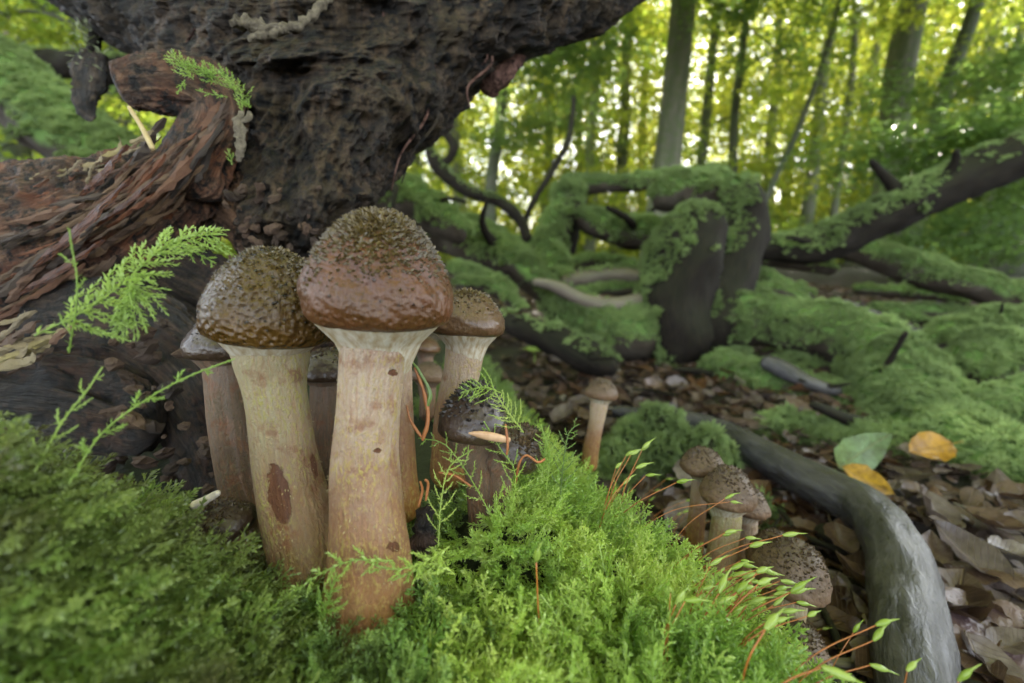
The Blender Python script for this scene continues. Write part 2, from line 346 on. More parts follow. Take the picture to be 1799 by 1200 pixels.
# ------------------------------------------------------------------ the setting: ground sheet, moss bank
def floor_z(x, y):
    p = np.c_[x, y, np.zeros_like(x)]; d = np.hypot(x, y)
    return .010 * fbm(p * 6 + 3, 3) + .05 * np.clip((d - 1) / 4, 0, 1) * fbm(p * .8, 3) + np.clip((d - 2) / 30, 0, 1) * 1.2 * fbm(p * .12 + 5, 3) - .006
t = np.linspace(-1, 1, 221); g = np.sign(t) * (np.abs(t) * 1.6 + np.abs(t) ** 6 * 260)
X, Y = np.meshgrid(g, g + .6); n_ = len(t)
V = np.c_[X.ravel(), Y.ravel(), floor_z(X.ravel(), Y.ravel())]
def gridq(a, b):
    i = np.arange(a - 1)[:, None] * b + np.arange(b - 1)[None]; return np.stack([i, i + 1, i + b + 1, i + b], -1).reshape(-1, 4)
link('ground', mesh_of('ground', V, [gridq(n_, n_)], M['soil']), kind='structure', label='dark forest floor of damp soil and leaf litter')

def bank_z(x, y):
    xe = np.interp(y, [-.15, .08, .12, .16, .24, .44, .75], [.115, .098, .090, .076, .036, -.012, -.06])
    t = np.clip((x - (xe - .05)) / .075, 0, 1); h = .122 * np.sqrt(1 - t ** 2)
    h = h - .02 * np.clip((y - .3) / .4, 0, 1)
    m = .084 * np.exp(-(((x + .142) / .058) ** 2 + ((y - .066) / .058) ** 2)) - .030 * np.exp(-(((x + .09) / .03) ** 2 + ((y - .165) / .035) ** 2))
    m = m + .024 * np.exp(-(((x + .006) / .022) ** 2 + ((y - .152) / .022) ** 2))
    p = np.c_[x, y, np.zeros_like(x)]
    return h + m + .006 * fbm(p * 34, 4) * np.clip(h / .05, 0, 1)
bx, by = np.linspace(-.45, .14, 190), np.linspace(-.12, .72, 230); X, Y = np.meshgrid(bx, by)
V = np.c_[X.ravel(), Y.ravel(), bank_z(X.ravel(), Y.ravel()) - .004]
link('moss_bank', mesh_of('moss_bank', V, [gridq(230, 190)], M['bank']), kind='structure', label='dark crumbly mound of rotted wood under the foreground moss')
def bank_n(x, y):
    e = .003; return norm(np.c_[-(bank_z(x + e, y) - bank_z(x - e, y)) / (2 * e), -(bank_z(x, y + e) - bank_z(x, y - e)) / (2 * e), np.ones_like(x)])
def on_plane(px, py, z=.0):
    r = F + np.array([1., 0, 0]) * (px - 899.5) / FPX + U * (600 - py) / FPX; return CP + r * ((z - CAMZ) / r[2])

# ------------------------------------------------------------------ trees
def crown_pts(c, rx, rz, n, power=.5):
    a = RNG.normal(size=(n, 3)); a = norm(a) * (RNG.random(n)[:, None] ** power); return np.asarray(c) + a * np.array([rx, rx, rz])
def rand_dirs(n, tilt): return norm(np.c_[RNG.normal(0, tilt, n), RNG.normal(0, tilt, n), np.ones(n)])
def horiz(n):
    a = RNG.random(n) * 6.283; return np.c_[np.cos(a), np.sin(a), np.zeros(n)]
def tree(label, pxt, pxb, d, w, mat='tree_bark', top=11., ncrown=150, low=2.2, crx=2.2, group=None, kit='spray', wob=.04):
    """pxt / pxb: the trunk's pixel column at the picture's top and at eye level, d metres off; w trunk width in pixels"""
    b = P(pxb, 440, d); tpt = P(pxt, 0, d * (1 + .00 * d)); dirv = (tpt - b) / max(.1, (tpt - b)[2]); dirv[1] = dirv[1] * .25
    base = np.array([b[0] - dirv[0] * b[2], b[1], 0.]); base[2] = floor_z(base[:1], base[1:2])[0] - .05
    r = PX(w, d) / 2; zs = np.linspace(0, 1, 9); pts = np.array([base + dirv * top * z + np.array([RNG.normal(0, wob), RNG.normal(0, wob), 0]) * (0 < z < 1) for z in zs])
    root = thing('forest_tree', label, 'tree', base, group)
    rad = r * np.interp(zs, [0, .03, .15, 1], [1.35, 1.1, 1., .35])
    V, fs, sw = sweep(pts, rad, 60, 14, 1., lambda s, t, R: R * .10 * fbm(np.c_[s[:, 0] * 1.2, s[:, 1:] * 9], 3), False, False)
    part('trunk', V, fs, M[mat], root, {'swp': sw})
    tr = np.array([np.interp(RNG.random(), [0, 1], [0, 1]) for _ in range(5)])
    for k in range(4):                                         # limbs that carry the crown
        z = RNG.uniform(low, top * .8) / top; p0 = base + dirv * top * z; a = RNG.uniform(0, 6.28); L = RNG.uniform(.7, 1.6)
        q = np.array([math.cos(a), math.sin(a), .0]); V, fs, sw = sweep([p0, p0 + q * L * .5 + [0, 0, .25 * L], p0 + q * L + [0, 0, .35 * L]], [r * .3, r * .2, r * .08], 12, 6, r0=False, r1=False)
        part('limb', V, fs, M[mat], root, {'swp': sw})
    c = base + dirv * (low + top) / 2; pts = crown_pts(c, crx, (top - low) / 2 + .4, ncrown, .4)
    pts[:, 2] = np.maximum(pts[:, 2], .9 + RNG.random(len(pts)) * .8)
    scatter('crown', pts, rand_dirs(ncrown, .25), horiz(ncrown), RNG.uniform(.8, 1.35, ncrown), KIT[kit], root)
    return root
G1 = 'slender trunks standing in the wood'
tree('tall pale grey beech trunk rising behind the mossy branches', 1182, 1155, 5.6, 44, 'tree_bark', 11, 170, 3.2)
tree('thick greenish grey trunk behind the leafy boughs above the slanting log', 1545, 1545, 7.0, 44, 'tree_bark', 12, 170, 3.6)
tree('leaning dark trunk beside the thick greenish grey trunk', 1655, 1590, 6.6, 24, 'tree_dark', 10, 120, 3.4)
tree('broad dark green trunk at the edge of the leafy thicket', 1815, 1790, 5.0, 70, 'tree_dark', 9, 120, 2.8)
tree('dark spruce-like trunk seen past the overhanging stump', 878, 862, 6.0, 20, 'tree_dark', 9, 150, 2.4, 1.6)
tree('thin dark pole leaning to one side between the beech trunks', 1440, 1330, 5.4, 10, 'tree_dark', 7, 60, 3.0, 1.2)
for a in [(1240, 1205, 9, 17), (1288, 1265, 8, 15), (1452, 1462, 8.5, 12), (1425, 1408, 10, 20), (1095, 1085, 12, 22), (1040, 1032, 11, 18), (1332, 1345, 13, 18), (1500, 1490, 14, 20),
          (965, 960, 13, 18), (800, 806, 10, 22), (745, 735, 13, 18), (700, 690, 10, 20), (1690, 1665, 12, 20), (1745, 1720, 9, 16), (1010, 1018, 15, 14), (1125, 1120, 15, 16), (1375, 1372, 16, 18), (1600, 1575, 15, 18)]:
    tree('slender greyish trunk among many thin trees in the bright wood', a[0], a[1], a[2], a[3], 'tree_dark' if a[3] % 2 else 'tree_bark', 11, 110, 2.4, 2.1, G1)
for a in [(60, 40, 5, 60), (250, 215, 4.2, 60), (-60, -90, 7, 40), (150, 140, 9, 24)]:
    tree('shady trunk behind the rotten log and the slanting mossy trunk', a[0], a[1], a[2], a[3], 'tree_dark', 9, 190, 1.6, 2.2, 'shady trunks behind the rotten log', 'shadespray')

# low boughs of beech leaf hanging over the slanting log, and the wood that goes on behind
def bough(label, pts, n, spread, sc, kit, group):
    pts = [P(*q) for q in pts]; root = thing('leafy_bough', label, 'bough', pts[0], group)
    V, fs, sw = sweep(pts, np.linspace(.016, .004, len(pts)), 24, 6); part('twig', V, fs, M['tree_dark'], root, {'swp': sw})
    Q = catmull(pts, n); q = Q + RNG.normal(0, 1, (n, 3)) * np.array([spread, spread, spread * .28])
    scatter('leaves', q, rand_dirs(n, .2), horiz(n), sc * RNG.uniform(.7, 1.2, n), KIT[kit], root)
for pts in [[(1900, 190, 3.2), (1740, 230, 3.0), (1590, 250, 2.9)], [(1900, 300, 3.6), (1700, 270, 3.3), (1540, 300, 3.2)], [(1860, 90, 4), (1740, 130, 3.8), (1640, 190, 3.7)],
            [(1900, 380, 4.2), (1760, 350, 4), (1600, 340, 4)], [(1880, 450, 3.6), (1750, 410, 3.5), (1640, 420, 3.5)]]:
    bough('layered bough of shaded green leaves over the slanting mossy log', pts, 70, .30, .80, 'shadespray', 'leafy boughs over the slanting log')
for pts in [[(1020, 0, 4.2), (1000, 90, 4.1), (930, 130, 4)], [(1060, 90, 4.6), (980, 160, 4.5), (900, 190, 4.4)], [(1010, 200, 5), (930, 230, 5), (860, 250, 5)], [(1230, -20, 4.6), (1330, 60, 4.5), (1400, 120, 4.5)]]:
    bough('dark feathery bough drooping beside the overhanging stump', pts, 46, .26, .7, 'shadespray', 'feathery boughs by the stump')
for pts in [[(-60, 40, 2.4), (60, 20, 2.3), (170, 60, 2.3)], [(-40, 120, 2.8), (90, 60, 2.8), (230, 50, 2.8)], [(-60, 330, 2.6), (20, 250, 2.6), (120, 300, 2.6)], [(150, 200, 3), (250, 220, 3), (330, 240, 3)]]:
    bough('bough of soft green leaves beyond the rotten log', pts, 24, .28, .6, 'spray', 'soft green boughs beyond the rotten log')
n = 15000; y = RNG.uniform(11, 32, n); x = RNG.uniform(-1, 1, n) * (y * 1.35 + 3); z = RNG.random(n) ** 1.25 * (y * .62 + 1.5) + .15
scatter('distant_wood', np.c_[x, y, z], rand_dirs(n, .3), horiz(n), RNG.uniform(.6, 1.2, n), KIT['farspray'], None, label='far-off sunlit beech wood of yellow green leaves', category='wood')
n = 3600; y = RNG.uniform(30, 42, n); x = RNG.uniform(-1, 1, n) * (y * 1.35 + 3); z = RNG.random(n) ** 1.5 * 20 + .15
scatter('distant_wood', np.c_[x, y, z], rand_dirs(n, .3), horiz(n), RNG.uniform(1.3, 2.2, n), KIT['farspray'], None, label='farthest backdrop of brightened leaves closing the wood', category='wood')
n = 2600; y = RNG.uniform(7, 20, n); x = RNG.uniform(-1, 1, n) * (y * 1.3 + 1); z = RNG.random(n) ** 1.4 * 3.2 + .15
scatter('understorey', np.c_[x, y, z], rand_dirs(n, .3), horiz(n), RNG.uniform(.7, 1.3, n), KIT['spray'], None, label='low sunlit saplings and brush between the trunks', category='brush')
n = 900; y = RNG.uniform(2.2, 8, n); x = RNG.uniform(-4, 6.5, n); z = .24 + .62 * y + .6 + RNG.random(n) * 3.  # leaf roof out of view, placed to keep sun off the foreground
scatter('leaf_canopy', np.c_[x, y, z], rand_dirs(n, .3), horiz(n), RNG.uniform(.8, 1.3, n), KIT['farspray'], None, label='unseen roof of leaves placed to shade the clearing', category='canopy')
n = 330; y = RNG.uniform(-5, 2.5, n); x = RNG.uniform(-6, 6, n); z = RNG.uniform(3.4, 7, n)  # leaves out of view overhead, added to cut sky light and cap reflections
scatter('leaf_canopy', np.c_[x, y, z], rand_dirs(n, .3), horiz(n), RNG.uniform(.8, 1.3, n), KIT['farspray'], None, label='unseen leaves placed overhead to cut sky light on the mushrooms', category='canopy')

# ------------------------------------------------------------------ mossy fallen branches
def knobbly(a, f):
    k = random.random() * 60
    return lambda s, t, R: R * (a * fbm(np.c_[s[:, 0] * f * .5, s[:, 1:] * f] + k, 4) + a * 1.3 * fbm(np.c_[s[:, 0] * 9, s[:, 1:] * 10] + k, 2) + a * .8 * np.clip(fbm(np.c_[s[:, 0] * 16, s[:, 1:] * 14] + 9 + k, 2) - .25, 0, 1) * 3)
def limb(root, segs, mat='log_bark', moss=0., nv=28, a=.16, f=40, name='limb', thr=.05, sc=1., flat=1., r0=True, r1=True, twigs=0, lean=(0, 0, 1.)):
    pts = [P(*q[:3]) for q in segs]; rad = [PX(q[3], q[2]) for q in segs]
    L = sum(np.linalg.norm(np.diff(pts, axis=0), axis=1)); nu = int(np.clip(L / (np.mean(rad) * .22), 24, 110))
    V, fs, sw = sweep(pts, rad, nu, nv, flat, knobbly(a, f), r0, r1); o = part(name, V, fs, M[mat], root, {'swp': sw})
    if moss > 0:
        A = 2 * math.pi * np.mean(rad) * L; k = int(min(9000, moss * A / (.0062 * sc) ** 2)); p, nr = tri_sample(V, fs, k)
        w = nr @ np.array(lean) + 1.0 * fbm(p * 11 + 2, 3) + RNG.normal(0, .10, k); m = w > thr; p, nr = p[m], nr[m]; k = len(p); cl = np.clip(fbm(p * 38, 2) + .2, 0, 1); p = p + nr * (cl * .012 * sc)[:, None]
        if k: scatter('moss', p, nr * .7 + np.array([0, 0, .45]) + RNG.normal(0, .25, (k, 3)), horiz(k), sc * RNG.uniform(.6, 1.1, k) * (.8 + .7 * cl), KIT['tuft'], root)
    if twigs:
        Q = catmull(np.array(pts), 40); rr = np.interp(np.linspace(0, 1, 40), np.linspace(0, 1, len(rad)), rad)
        for _ in range(twigs):
            i = random.randrange(4, 36); d = norm(np.array([random.gauss(0, 1), random.gauss(-.3, .7), abs(random.gauss(.3, .7))])); L_ = rr[i] * random.uniform(1.2, 3.2); r_ = rr[i] * random.uniform(.10, .26); V, fs, sw = sweep([Q[i], Q[i] + d * (rr[i] + L_ * .4), Q[i] + d * (rr[i] + L_) + RNG.normal(0, .2, 3) * L_], [r_ * 1.5, r_, r_ * .55], 14, 8, 1., knobbly(.2, 90), False, True); part('side_twig', V, fs, M['dark_bark'], root, {'swp': sw})
    return o
def log(name, label, segs, cat='branch', group=None, **kw):
    kw.setdefault('twigs', 3 if cat == 'log' or name in ('arching_branch', 'mossy_branch') else (2 if kw.get('mat') == 'grey_bark' else 0))
    root = thing(name, label, cat, P(*segs[0][:3]), group); limb(root, segs, **kw); return root
s = thing('mossy_stub', 'broken upright branch stub capped with thick green moss and dark rotten face', 'stub', P(1190, 620, 1.0))
limb(s, [(1188, 650, 1.02, 78), (1186, 560, 1.0, 64), (1200, 460, .98, 60), (1224, 395, .965, 50), (1226, 360, .96, 40)], 'dark_bark', 1.2, 36, .14, 30, 'stub', .42, lean=(-.85, .05, .6))
limb(s, [(1225, 620, 1.05, 66), (1262, 500, 1.06, 55), (1292, 410, 1.06, 50), (1296, 352, 1.05, 44), (1272, 332, 1.05, 36)], 'dark_bark', 1.1, 32, .16, 30, 'stub', .5, lean=(-.6, .1, .7))
limb(s, [(1172, 372, 1.03, 30), (1180, 345, 1.03, 34), (1235, 336, 1.04, 32), (1300, 338, 1.04, 36)], 'log_bark', 1.1, 28, .16, 40, 'knob', -.1)
limb(s, [(1160, 590, 1.0, 46), (1080, 585, 1.0, 42), (1010, 552, 1.03, 38), (955, 518, 1.08, 28)], 'log_bark', 1.2, 28, .14, 40, 'root', -.1)
log('mossy_log', 'thick mossy log snaking from the broken stub towards the yellowing leaf',
    [(1235, 560, 1.03, 42), (1350, 565, .99, 45), (1450, 585, .92, 46), (1535, 630, .82, 52), (1572, 695, .73, 72), (1640, 800, .61, 100), (1750, 885, .52, 122), (1900, 970, .45, 140)], 'log', moss=1.3, thr=-.12, nv=40)
log('mossy_log', 'mossy log end bulging beside the pale green leaf', [(1672, 655, .74, 38), (1740, 640, .74, 46), (1900, 618, .76, 50)], 'log', moss=1.3, thr=-.2, twigs=0)
log('mossy_log', 'low mossy hump between the bulging log end and the snaking log', [(1700, 735, .63, 30), (1780, 722, .63, 44), (1900, 715, .64, 52)], 'log', moss=1.3, thr=-.2, twigs=0)
log('mossy_branch', 'mossy bough with a bare grey tip lying behind the snaking log', [(1615, 606, .98, 14), (1680, 582, .98, 22), (1760, 568, 1., 24), (1900, 556, 1.02, 26)], moss=1.2, thr=-.1)
log('fallen_branch', 'bare bluish grey stick running under the mossy bough', [(1470, 530, 1.12, 9), (1540, 560, 1.08, 13), (1600, 584, 1.03, 14), (1660, 606, 1.0, 13)], mat='grey_bark', moss=.15, thr=.6)
log('slanting_log', 'long slanting dead log, mossy at its foot and bare dark bark higher up', [(1290, 432, 1.34, 20), (1360, 436, 1.32, 24), (1435, 432, 1.3, 32), (1540, 388, 1.28, 34), (1660, 330, 1.24, 37), (1900, 228, 1.18, 42)], 'log', mat='dark_bark', moss=.9, thr=.42)
log('mossy_log', 'mossy log passing behind the slanting log and sinking to the floor', [(1440, 428, 1.55, 18), (1540, 450, 1.52, 23), (1650, 486, 1.46, 26), (1760, 520, 1.42, 28), (1900, 560, 1.38, 30)], 'log', moss=.9, thr=.1)
for q in [[(1270, 478, 1.4, 10), (1330, 480, 1.36, 12), (1380, 505, 1.3, 12), (1430, 520, 1.3, 9)], [(1280, 508, 1.3, 8), (1350, 506, 1.28, 10), (1420, 530, 1.25, 9)], [(1530, 540, 1.4, 10), (1590, 556, 1.36, 15), (1660, 588, 1.3, 13)],
          [(1560, 548, 1.5, 9), (1650, 546, 1.5, 12), (1730, 556, 1.5, 12)], [(1500, 508, 1.8, 8), (1620, 516, 1.8, 10), (1700, 530, 1.7, 9)], [(1290, 452, 1.7, 12), (1380, 455, 1.7, 16), (1470, 475, 1.7, 12)]]:
    log('mossy_stick', 'thin mossy stick in the tangle between the broken stub and the slanting log', q, group='thin mossy sticks in the tangle', moss=.9, thr=-.1, sc=.8, nv=16)
log('arching_branch', 'arching mossy branch coming down behind the big mushroom cap', [(690, 418, 1.25, 24), (760, 412, 1.22, 32), (830, 424, 1.18, 38), (900, 458, 1.12, 36), (945, 505, 1.06, 24), (962, 540, 1.04, 14)], moss=1.1, thr=.12)
l2 = thing('looping_branch', 'lichen-flecked branch bent into an upright loop with a long mossy arm', 'branch', P(985, 490, 1.3))
limb(l2, [(1002, 318, 1.33, 22), (998, 345, 1.32, 27), (982, 395, 1.3, 26), (966, 445, 1.28, 26), (978, 485, 1.25, 30), (1012, 500, 1.22, 22)], 'log_bark', 1.0, 28, name='upright', thr=-.25)
limb(l2, [(1000, 328, 1.34, 18), (1045, 326, 1.34, 14), (1120, 322, 1.34, 14), (1190, 310, 1.34, 13), (1275, 303, 1.36, 11)], 'log_bark', 1.0, 18, name='arm', thr=.2)
limb(l2, [(1022, 335, 1.37, 15), (1012, 372, 1.37, 14), (1004, 412, 1.38, 13), (1000, 450, 1.38, 10)], 'dark_bark', .4, 16, name='strut', thr=.4)
log('mossy_branch', 'short sagging mossy branch between the loop and the broken stub', [(1015, 372, 1.3, 18), (1050, 395, 1.28, 25), (1110, 408, 1.25, 27), (1175, 405, 1.2, 26)], moss=1.1, thr=.1)
log('driftwood_stick', 'smooth pale weathered stick pointing at the arching branch', [(935, 494, .98, 7), (975, 503, .98, 11), (1030, 528, .98, 14), (1085, 534, .98, 14), (1145, 520, 1., 12)], mat='pale_wood', moss=.05, thr=.8, nv=18)
log('driftwood_stick', 'curved grey weathered stick resting against the looping branch', [(985, 498, 1.16, 12), (1030, 488, 1.14, 12), (1090, 482, 1.12, 13), (1160, 496, 1.1, 13)], mat='pale_wood', moss=.4, thr=.5, nv=18)
for q in [[(1000, 462, 1.6, 9), (1060, 460, 1.6, 14), (1120, 474, 1.55, 14)], [(1010, 515, 1.1, 8), (1080, 508, 1.1, 11), (1150, 512, 1.1, 10)], [(890, 420, 1.7, 10), (930, 432, 1.7, 14), (975, 440, 1.7, 10)], [(790, 470, 1.1, 12), (850, 490, 1.0, 14), (900, 520, .95, 12)], [(800, 500, .9, 10), (860, 505, .92, 12), (920, 545, .9, 10)]]:
    log('mossy_stick', 'green mossy stick low in the tangle beside the looping branch', q, group='mossy sticks by the looping branch', moss=1., thr=-.2, sc=.8, nv=16)
tw = thing('twisted_branch', 'thin dark branch twisting in zigzags with a crooked fork', 'branch', P(926, 420, 1.6))
limb(tw, [(748, 240, 1.6, 7), (757, 268, 1.6, 9), (768, 290, 1.6, 12), (792, 316, 1.6, 11), (830, 340, 1.6, 11), (872, 352, 1.6, 10), (900, 372, 1.6, 11), (916, 392, 1.6, 9), (928, 425, 1.6, 9)], 'dark_bark', .35, 12, .1, 30, thr=.5, sc=.7)
limb(tw, [(768, 292, 1.6, 9), (788, 280, 1.59, 8), (797, 258, 1.58, 8), (786, 238, 1.58, 7), (770, 232, 1.58, 6)], 'dark_bark', 0, 12, .1, 30, name='fork')
log('bare_branch', 'slim bare branch curving up out of the twisted branch', [(916, 405, 1.62, 6), (935, 358, 1.62, 6), (970, 300, 1.62, 6), (996, 252, 1.62, 6), (1006, 200, 1.62, 5), (1008, 168, 1.62, 4)], mat='dark_bark', nv=10)
log('mossy_log', 'mossy log lying in shade below the overhanging stump', [(590, 380, 1.0, 36), (660, 350, .98, 36), (730, 362, .96, 38), (790, 398, .94, 26), (815, 425, .94, 16)], 'log', moss=1.1, thr=.05)
log('rotting_log', 'dark rotting log with grey bark strips on the litter before the broken stub', [(870, 560, .86, 14), (920, 578, .84, 24), (980, 600, .82, 28), (1050, 636, .80, 24), (1085, 650, .78, 12)], 'log', mat='dark_bark', moss=.5, thr=.45)
log('mossy_log', 'dark mossy log lying under the thick snaking log', [(1230, 640, .92, 30), (1310, 676, .86, 46), (1400, 705, .80, 48), (1480, 720, .76, 44), (1545, 735, .74, 28)], 'log', moss=.9, thr=.0)
log('fallen_branch', 'smooth brown stick with a blunt end on the dark mossy log', [(1338, 632, .80, 13), (1375, 650, .77, 16), (1420, 672, .74, 13), (1480, 690, .72, 10)], mat='grey_bark', nv=16)
def rest(px, py, hw, lift=.004):
    r = (F + np.array([1., 0, 0]) * (px - 899.5) / FPX + U * (600 - py) / FPX)[2]; d = .4
    for _ in range(20): d = (hw * d / FPX + lift - CAMZ) / r
    return (px, py, d, hw)
log('fallen_branch', 'long smooth wet grey branch curving across the leaf litter', [rest(*q) for q in [(1075, 722, 10, .03), (1150, 732, 14, .03), (1240, 745, 17, .03), (1330, 795, 27, .02), (1430, 848, 33, .02), (1520, 895, 40, .02), (1572, 970, 46, .02), (1592, 1060, 52, .015), (1604, 1160, 58, .015), (1625, 1290, 62, .01)]], mat='grey_bark', nv=48, a=.13, f=70, twigs=0)
log('fallen_branch', 'mouldering side branch crossing under the wet grey branch', [(1430, 930, .36, 14), (1500, 960, .34, 18), (1600, 1010, .335, 18), (1700, 1030, .335, 12)], mat='dark_bark', nv=16)
log('slanting_log', 'slanting mossy trunk with a bare grey patch behind the rotten log', [(-80, 90, .95, 60), (0, 140, .92, 60), (80, 205, .9, 58), (165, 270, .88, 56), (260, 360, .86, 50)], 'trunk', moss=.9, thr=.15, nv=36)
log('fallen_branch', 'dark level branch behind the hanging bark flake', [(-80, 110, 1.7, 22), (80, 112, 1.7, 22), (200, 124, 1.7, 22), (330, 130, 1.7, 20)], mat='dark_bark', moss=.4, thr=.5)
# cushions of moss on the floor
def cushion(label, px, py, d, rw, rh, group=None):
    c = P(px, py, d); root = thing('moss_cushion', label, 'moss', (c[0], c[1], 0), group); R = PX(rw, d); H = max(PX(rh, d) + c[2], .02)
    th, ph = np.meshgrid(np.linspace(0, 2 * np.pi, 40, endpoint=False), np.linspace(.02, math.pi / 2, 16)); th, ph = th.ravel(), ph.ravel()
    D = np.c_[np.cos(th) * np.sin(ph), np.sin(th) * np.sin(ph), np.cos(ph)]; k = 1 + .35 * fbm(D * 2.2 + px, 3)
    V = np.array([c[0], c[1], -.01]) + D * k[:, None] * np.array([R, R * .8, H]); i = np.arange(15)[:, None] * 40; j = np.arange(40)[None]; q = (j + 1) % 40
    f = [np.stack([i + j, i + 40 + j, i + 40 + q, i + q], -1).reshape(-1, 4)]
    part('mound', V, f, M['bank'], root)
    A = 2 * math.pi * R * (R + H) / 2; p, nr = tri_sample(V, f, int(min(7000, A / .004 ** 2))); k = len(p)
    cl = np.clip(fbm(p * 60, 2) + .3, 0, 1); scatter('moss', p + nr * (cl * .010)[:, None], nr + RNG.normal(0, .4, (k, 3)), horiz(k), RNG.uniform(.6, 1., k) * (.7 + .8 * cl), KIT['tuft'], root)
for a in [(1150, 775, .50, 70, 60), (1235, 800, .47, 60, 45), (1085, 800, .47, 30, 30)]: cushion('green moss cushion below the pale end of the wet grey branch', *a, group='moss cushions by the wet branch')
for a in [(1385, 765, .62, 60, 26), (1470, 775, .60, 70, 30), (1550, 790, .58, 60, 30)]: cushion('low moss cushion between the wet grey branch and the dark mossy log', *a, group='moss cushions behind the wet branch')
for a in [(1420, 640, .95, 60, 24), (1290, 615, 1.0, 30, 14), (1380, 625, 1.05, 40, 14)]: cushion('moss cushion in the hollow below the thick snaking log', *a, group='moss cushions in the hollow')
cushion('small bright moss cushion beside the pair of young mushrooms', 1345, 905, .40, 26, 20)

# ------------------------------------------------------------------ overturned stump (the dark overhang)
def loft(rows, nv, nu, amp, fib):
    K = np.array(rows, float); t = np.r_[0, np.cumsum(np.abs(np.diff(K[:, 0])))]; u = np.linspace(0, t[-1], nu); R = np.stack([np.interp(u, t, K[:, c]) for c in range(5)], 1)
    ker = np.ones(5) / 5
    for c in range(1, 5): R[:, c] = np.convolve(np.pad(R[:, c], 2, 'edge'), ker, 'valid')
    th = np.linspace(0, 2 * np.pi, nv, endpoint=False) + .5 * np.pi; C = np.sign(np.cos(th)) * np.abs(np.cos(th)) ** .85; S = np.sin(th)
    px = ((R[:, 1] + R[:, 2]) / 2)[:, None] + ((R[:, 2] - R[:, 1]) / 2)[:, None] * C; d = R[:, 3][:, None] + R[:, 4][:, None] * S; py = np.repeat(R[:, 0][:, None], nv, 1)
    pr, qr, dr = px.ravel(), py.ravel(), d.ravel(); V = CP + dr[:, None] * (F + np.array([1., 0, 0]) * ((pr - 899.5) / FPX)[:, None] + U * ((600 - qr) / FPX)[:, None]); cen = np.repeat(np.stack([P((r[1] + r[2]) / 2, r[0], r[3]) for r in R]), nv, 0)
    out = norm(V - cen); sw = np.c_[(R[:, 0][:, None] * .0004 + px * .00008).ravel(), V[:, 0], V[:, 1]]
    V = V + out * amp(V, fib)[:, None]
    i = np.arange(nu - 1)[:, None] * nv; j = np.arange(nv)[None]; k = (j + 1) % nv; q = np.stack([i + j, i + nv + j, i + nv + k, i + k], -1).reshape(-1, 4)
    nV = len(V); V = np.vstack([V, V[:nv].mean(0), V[-nv:].mean(0)]); sw = np.vstack([sw, sw[0], sw[-1]]); j = np.arange(nv); k = (j + 1) % nv
    return V, [q, np.vstack([np.c_[np.full(nv, nV), j, k], np.c_[np.full(nv, nV + 1), k + nV - nv, j + nV - nv]])], sw
def amp_stump(V, k):
    w = V + .02 * np.stack([vn(V * 18 + a) for a in (0, 40, 80)], 1); d = V @ np.array([.45, .2, .85]); e = V @ np.array([.85, .1, -.5])
    st = np.c_[d * 14, e * 75, V[:, 1] * 60] + .5 * w * 20
    s2 = np.c_[d * 30, e * 230, V[:, 1] * 160] + 1.5 * w * 12
    return .016 * fbm(w * 16, 3) + .010 * ridge(w * 30, 3) + .0055 * ridge(st, 4) + .0026 * ridge(s2, 3) + .0030 * fbm(V * 300, 3) - .012 * np.clip(fbm(w * 45 + 5, 2) - .25, 0, 1)
st = thing('overturned_stump', 'huge dark upturned stump of rotten wood overhanging the mushrooms', 'stump', P(520, 450, .3))
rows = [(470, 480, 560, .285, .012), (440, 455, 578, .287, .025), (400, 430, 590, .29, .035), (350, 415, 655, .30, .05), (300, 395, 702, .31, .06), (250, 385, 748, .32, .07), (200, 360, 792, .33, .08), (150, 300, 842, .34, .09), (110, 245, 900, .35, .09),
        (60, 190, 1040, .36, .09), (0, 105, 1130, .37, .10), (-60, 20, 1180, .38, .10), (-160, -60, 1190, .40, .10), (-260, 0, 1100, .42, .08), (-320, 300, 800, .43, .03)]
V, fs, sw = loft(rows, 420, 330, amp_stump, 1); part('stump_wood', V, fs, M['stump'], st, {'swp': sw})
def strand(root, name, pts, mat, nv=7, a=.2, f=400, flat=1.):
    q = [P(*p[:3]) for p in pts]; r = [PX(p[3], p[2]) for p in pts]; V, fs, sw = sweep(q, r, 60, max(nv, 8), flat, lambda s, t, R: R * a * fbm(s * f, 3)); return part(name, V, fs, M[mat], root, {'swp': sw})
strand(st, 'root_mat', [(872, -30, .315, 30), (880, 40, .312, 36), (872, 95, .31, 42), (862, 140, .312, 30), (850, 165, .318, 12)], 'root_mat', 26, .55, 160, .35)
strand(st, 'root_mat', [(980, -30, .32, 60), (940, 20, .318, 50), (900, 60, .318, 22)], 'root_mat', 22, .5, 150, .25)
for k in range(34):                                            # torn root fibres lying along the underside
    x0, y0 = random.uniform(330, 860), random.uniform(-20, 150); L = random.uniform(80, 240); dd = .245 + .00009 * abs(x0 - 560)
    strand(st, 'root_fibre', [(x0, y0, dd + .03, 1.5), (x0 + L * .12 + random.gauss(0, 12), y0 + L * .35, dd + .022, 2.4), (x0 - L * .05 + random.gauss(0, 14), y0 + L * .7, dd + .022, 2.), (x0 - L * .2, y0 + L, dd + .03, 1.)], 'stump' if k % 3 else 'root_mat', 5)
M['crust'] = m_simple('crust', (.045, .036, .026), (.20, .17, .12), 220, .9, 1., .003)
twg = thing('dead_root', 'pale crusty forked root sticking out of the dark stump', 'root', P(570, 5, .255))
strand(twg, 'root_stem', [(590, -20, .262, 6), (562, 14, .255, 7), (525, 46, .25, 8), (470, 50, .246, 9), (428, 42, .243, 11), (404, 42, .242, 8)], 'crust', 14, 1.1, 450)
strand(twg, 'root_fork', [(508, 54, .249, 6), (470, 62, .246, 7), (436, 72, .244, 6)], 'crust', 12, 1.1, 450)
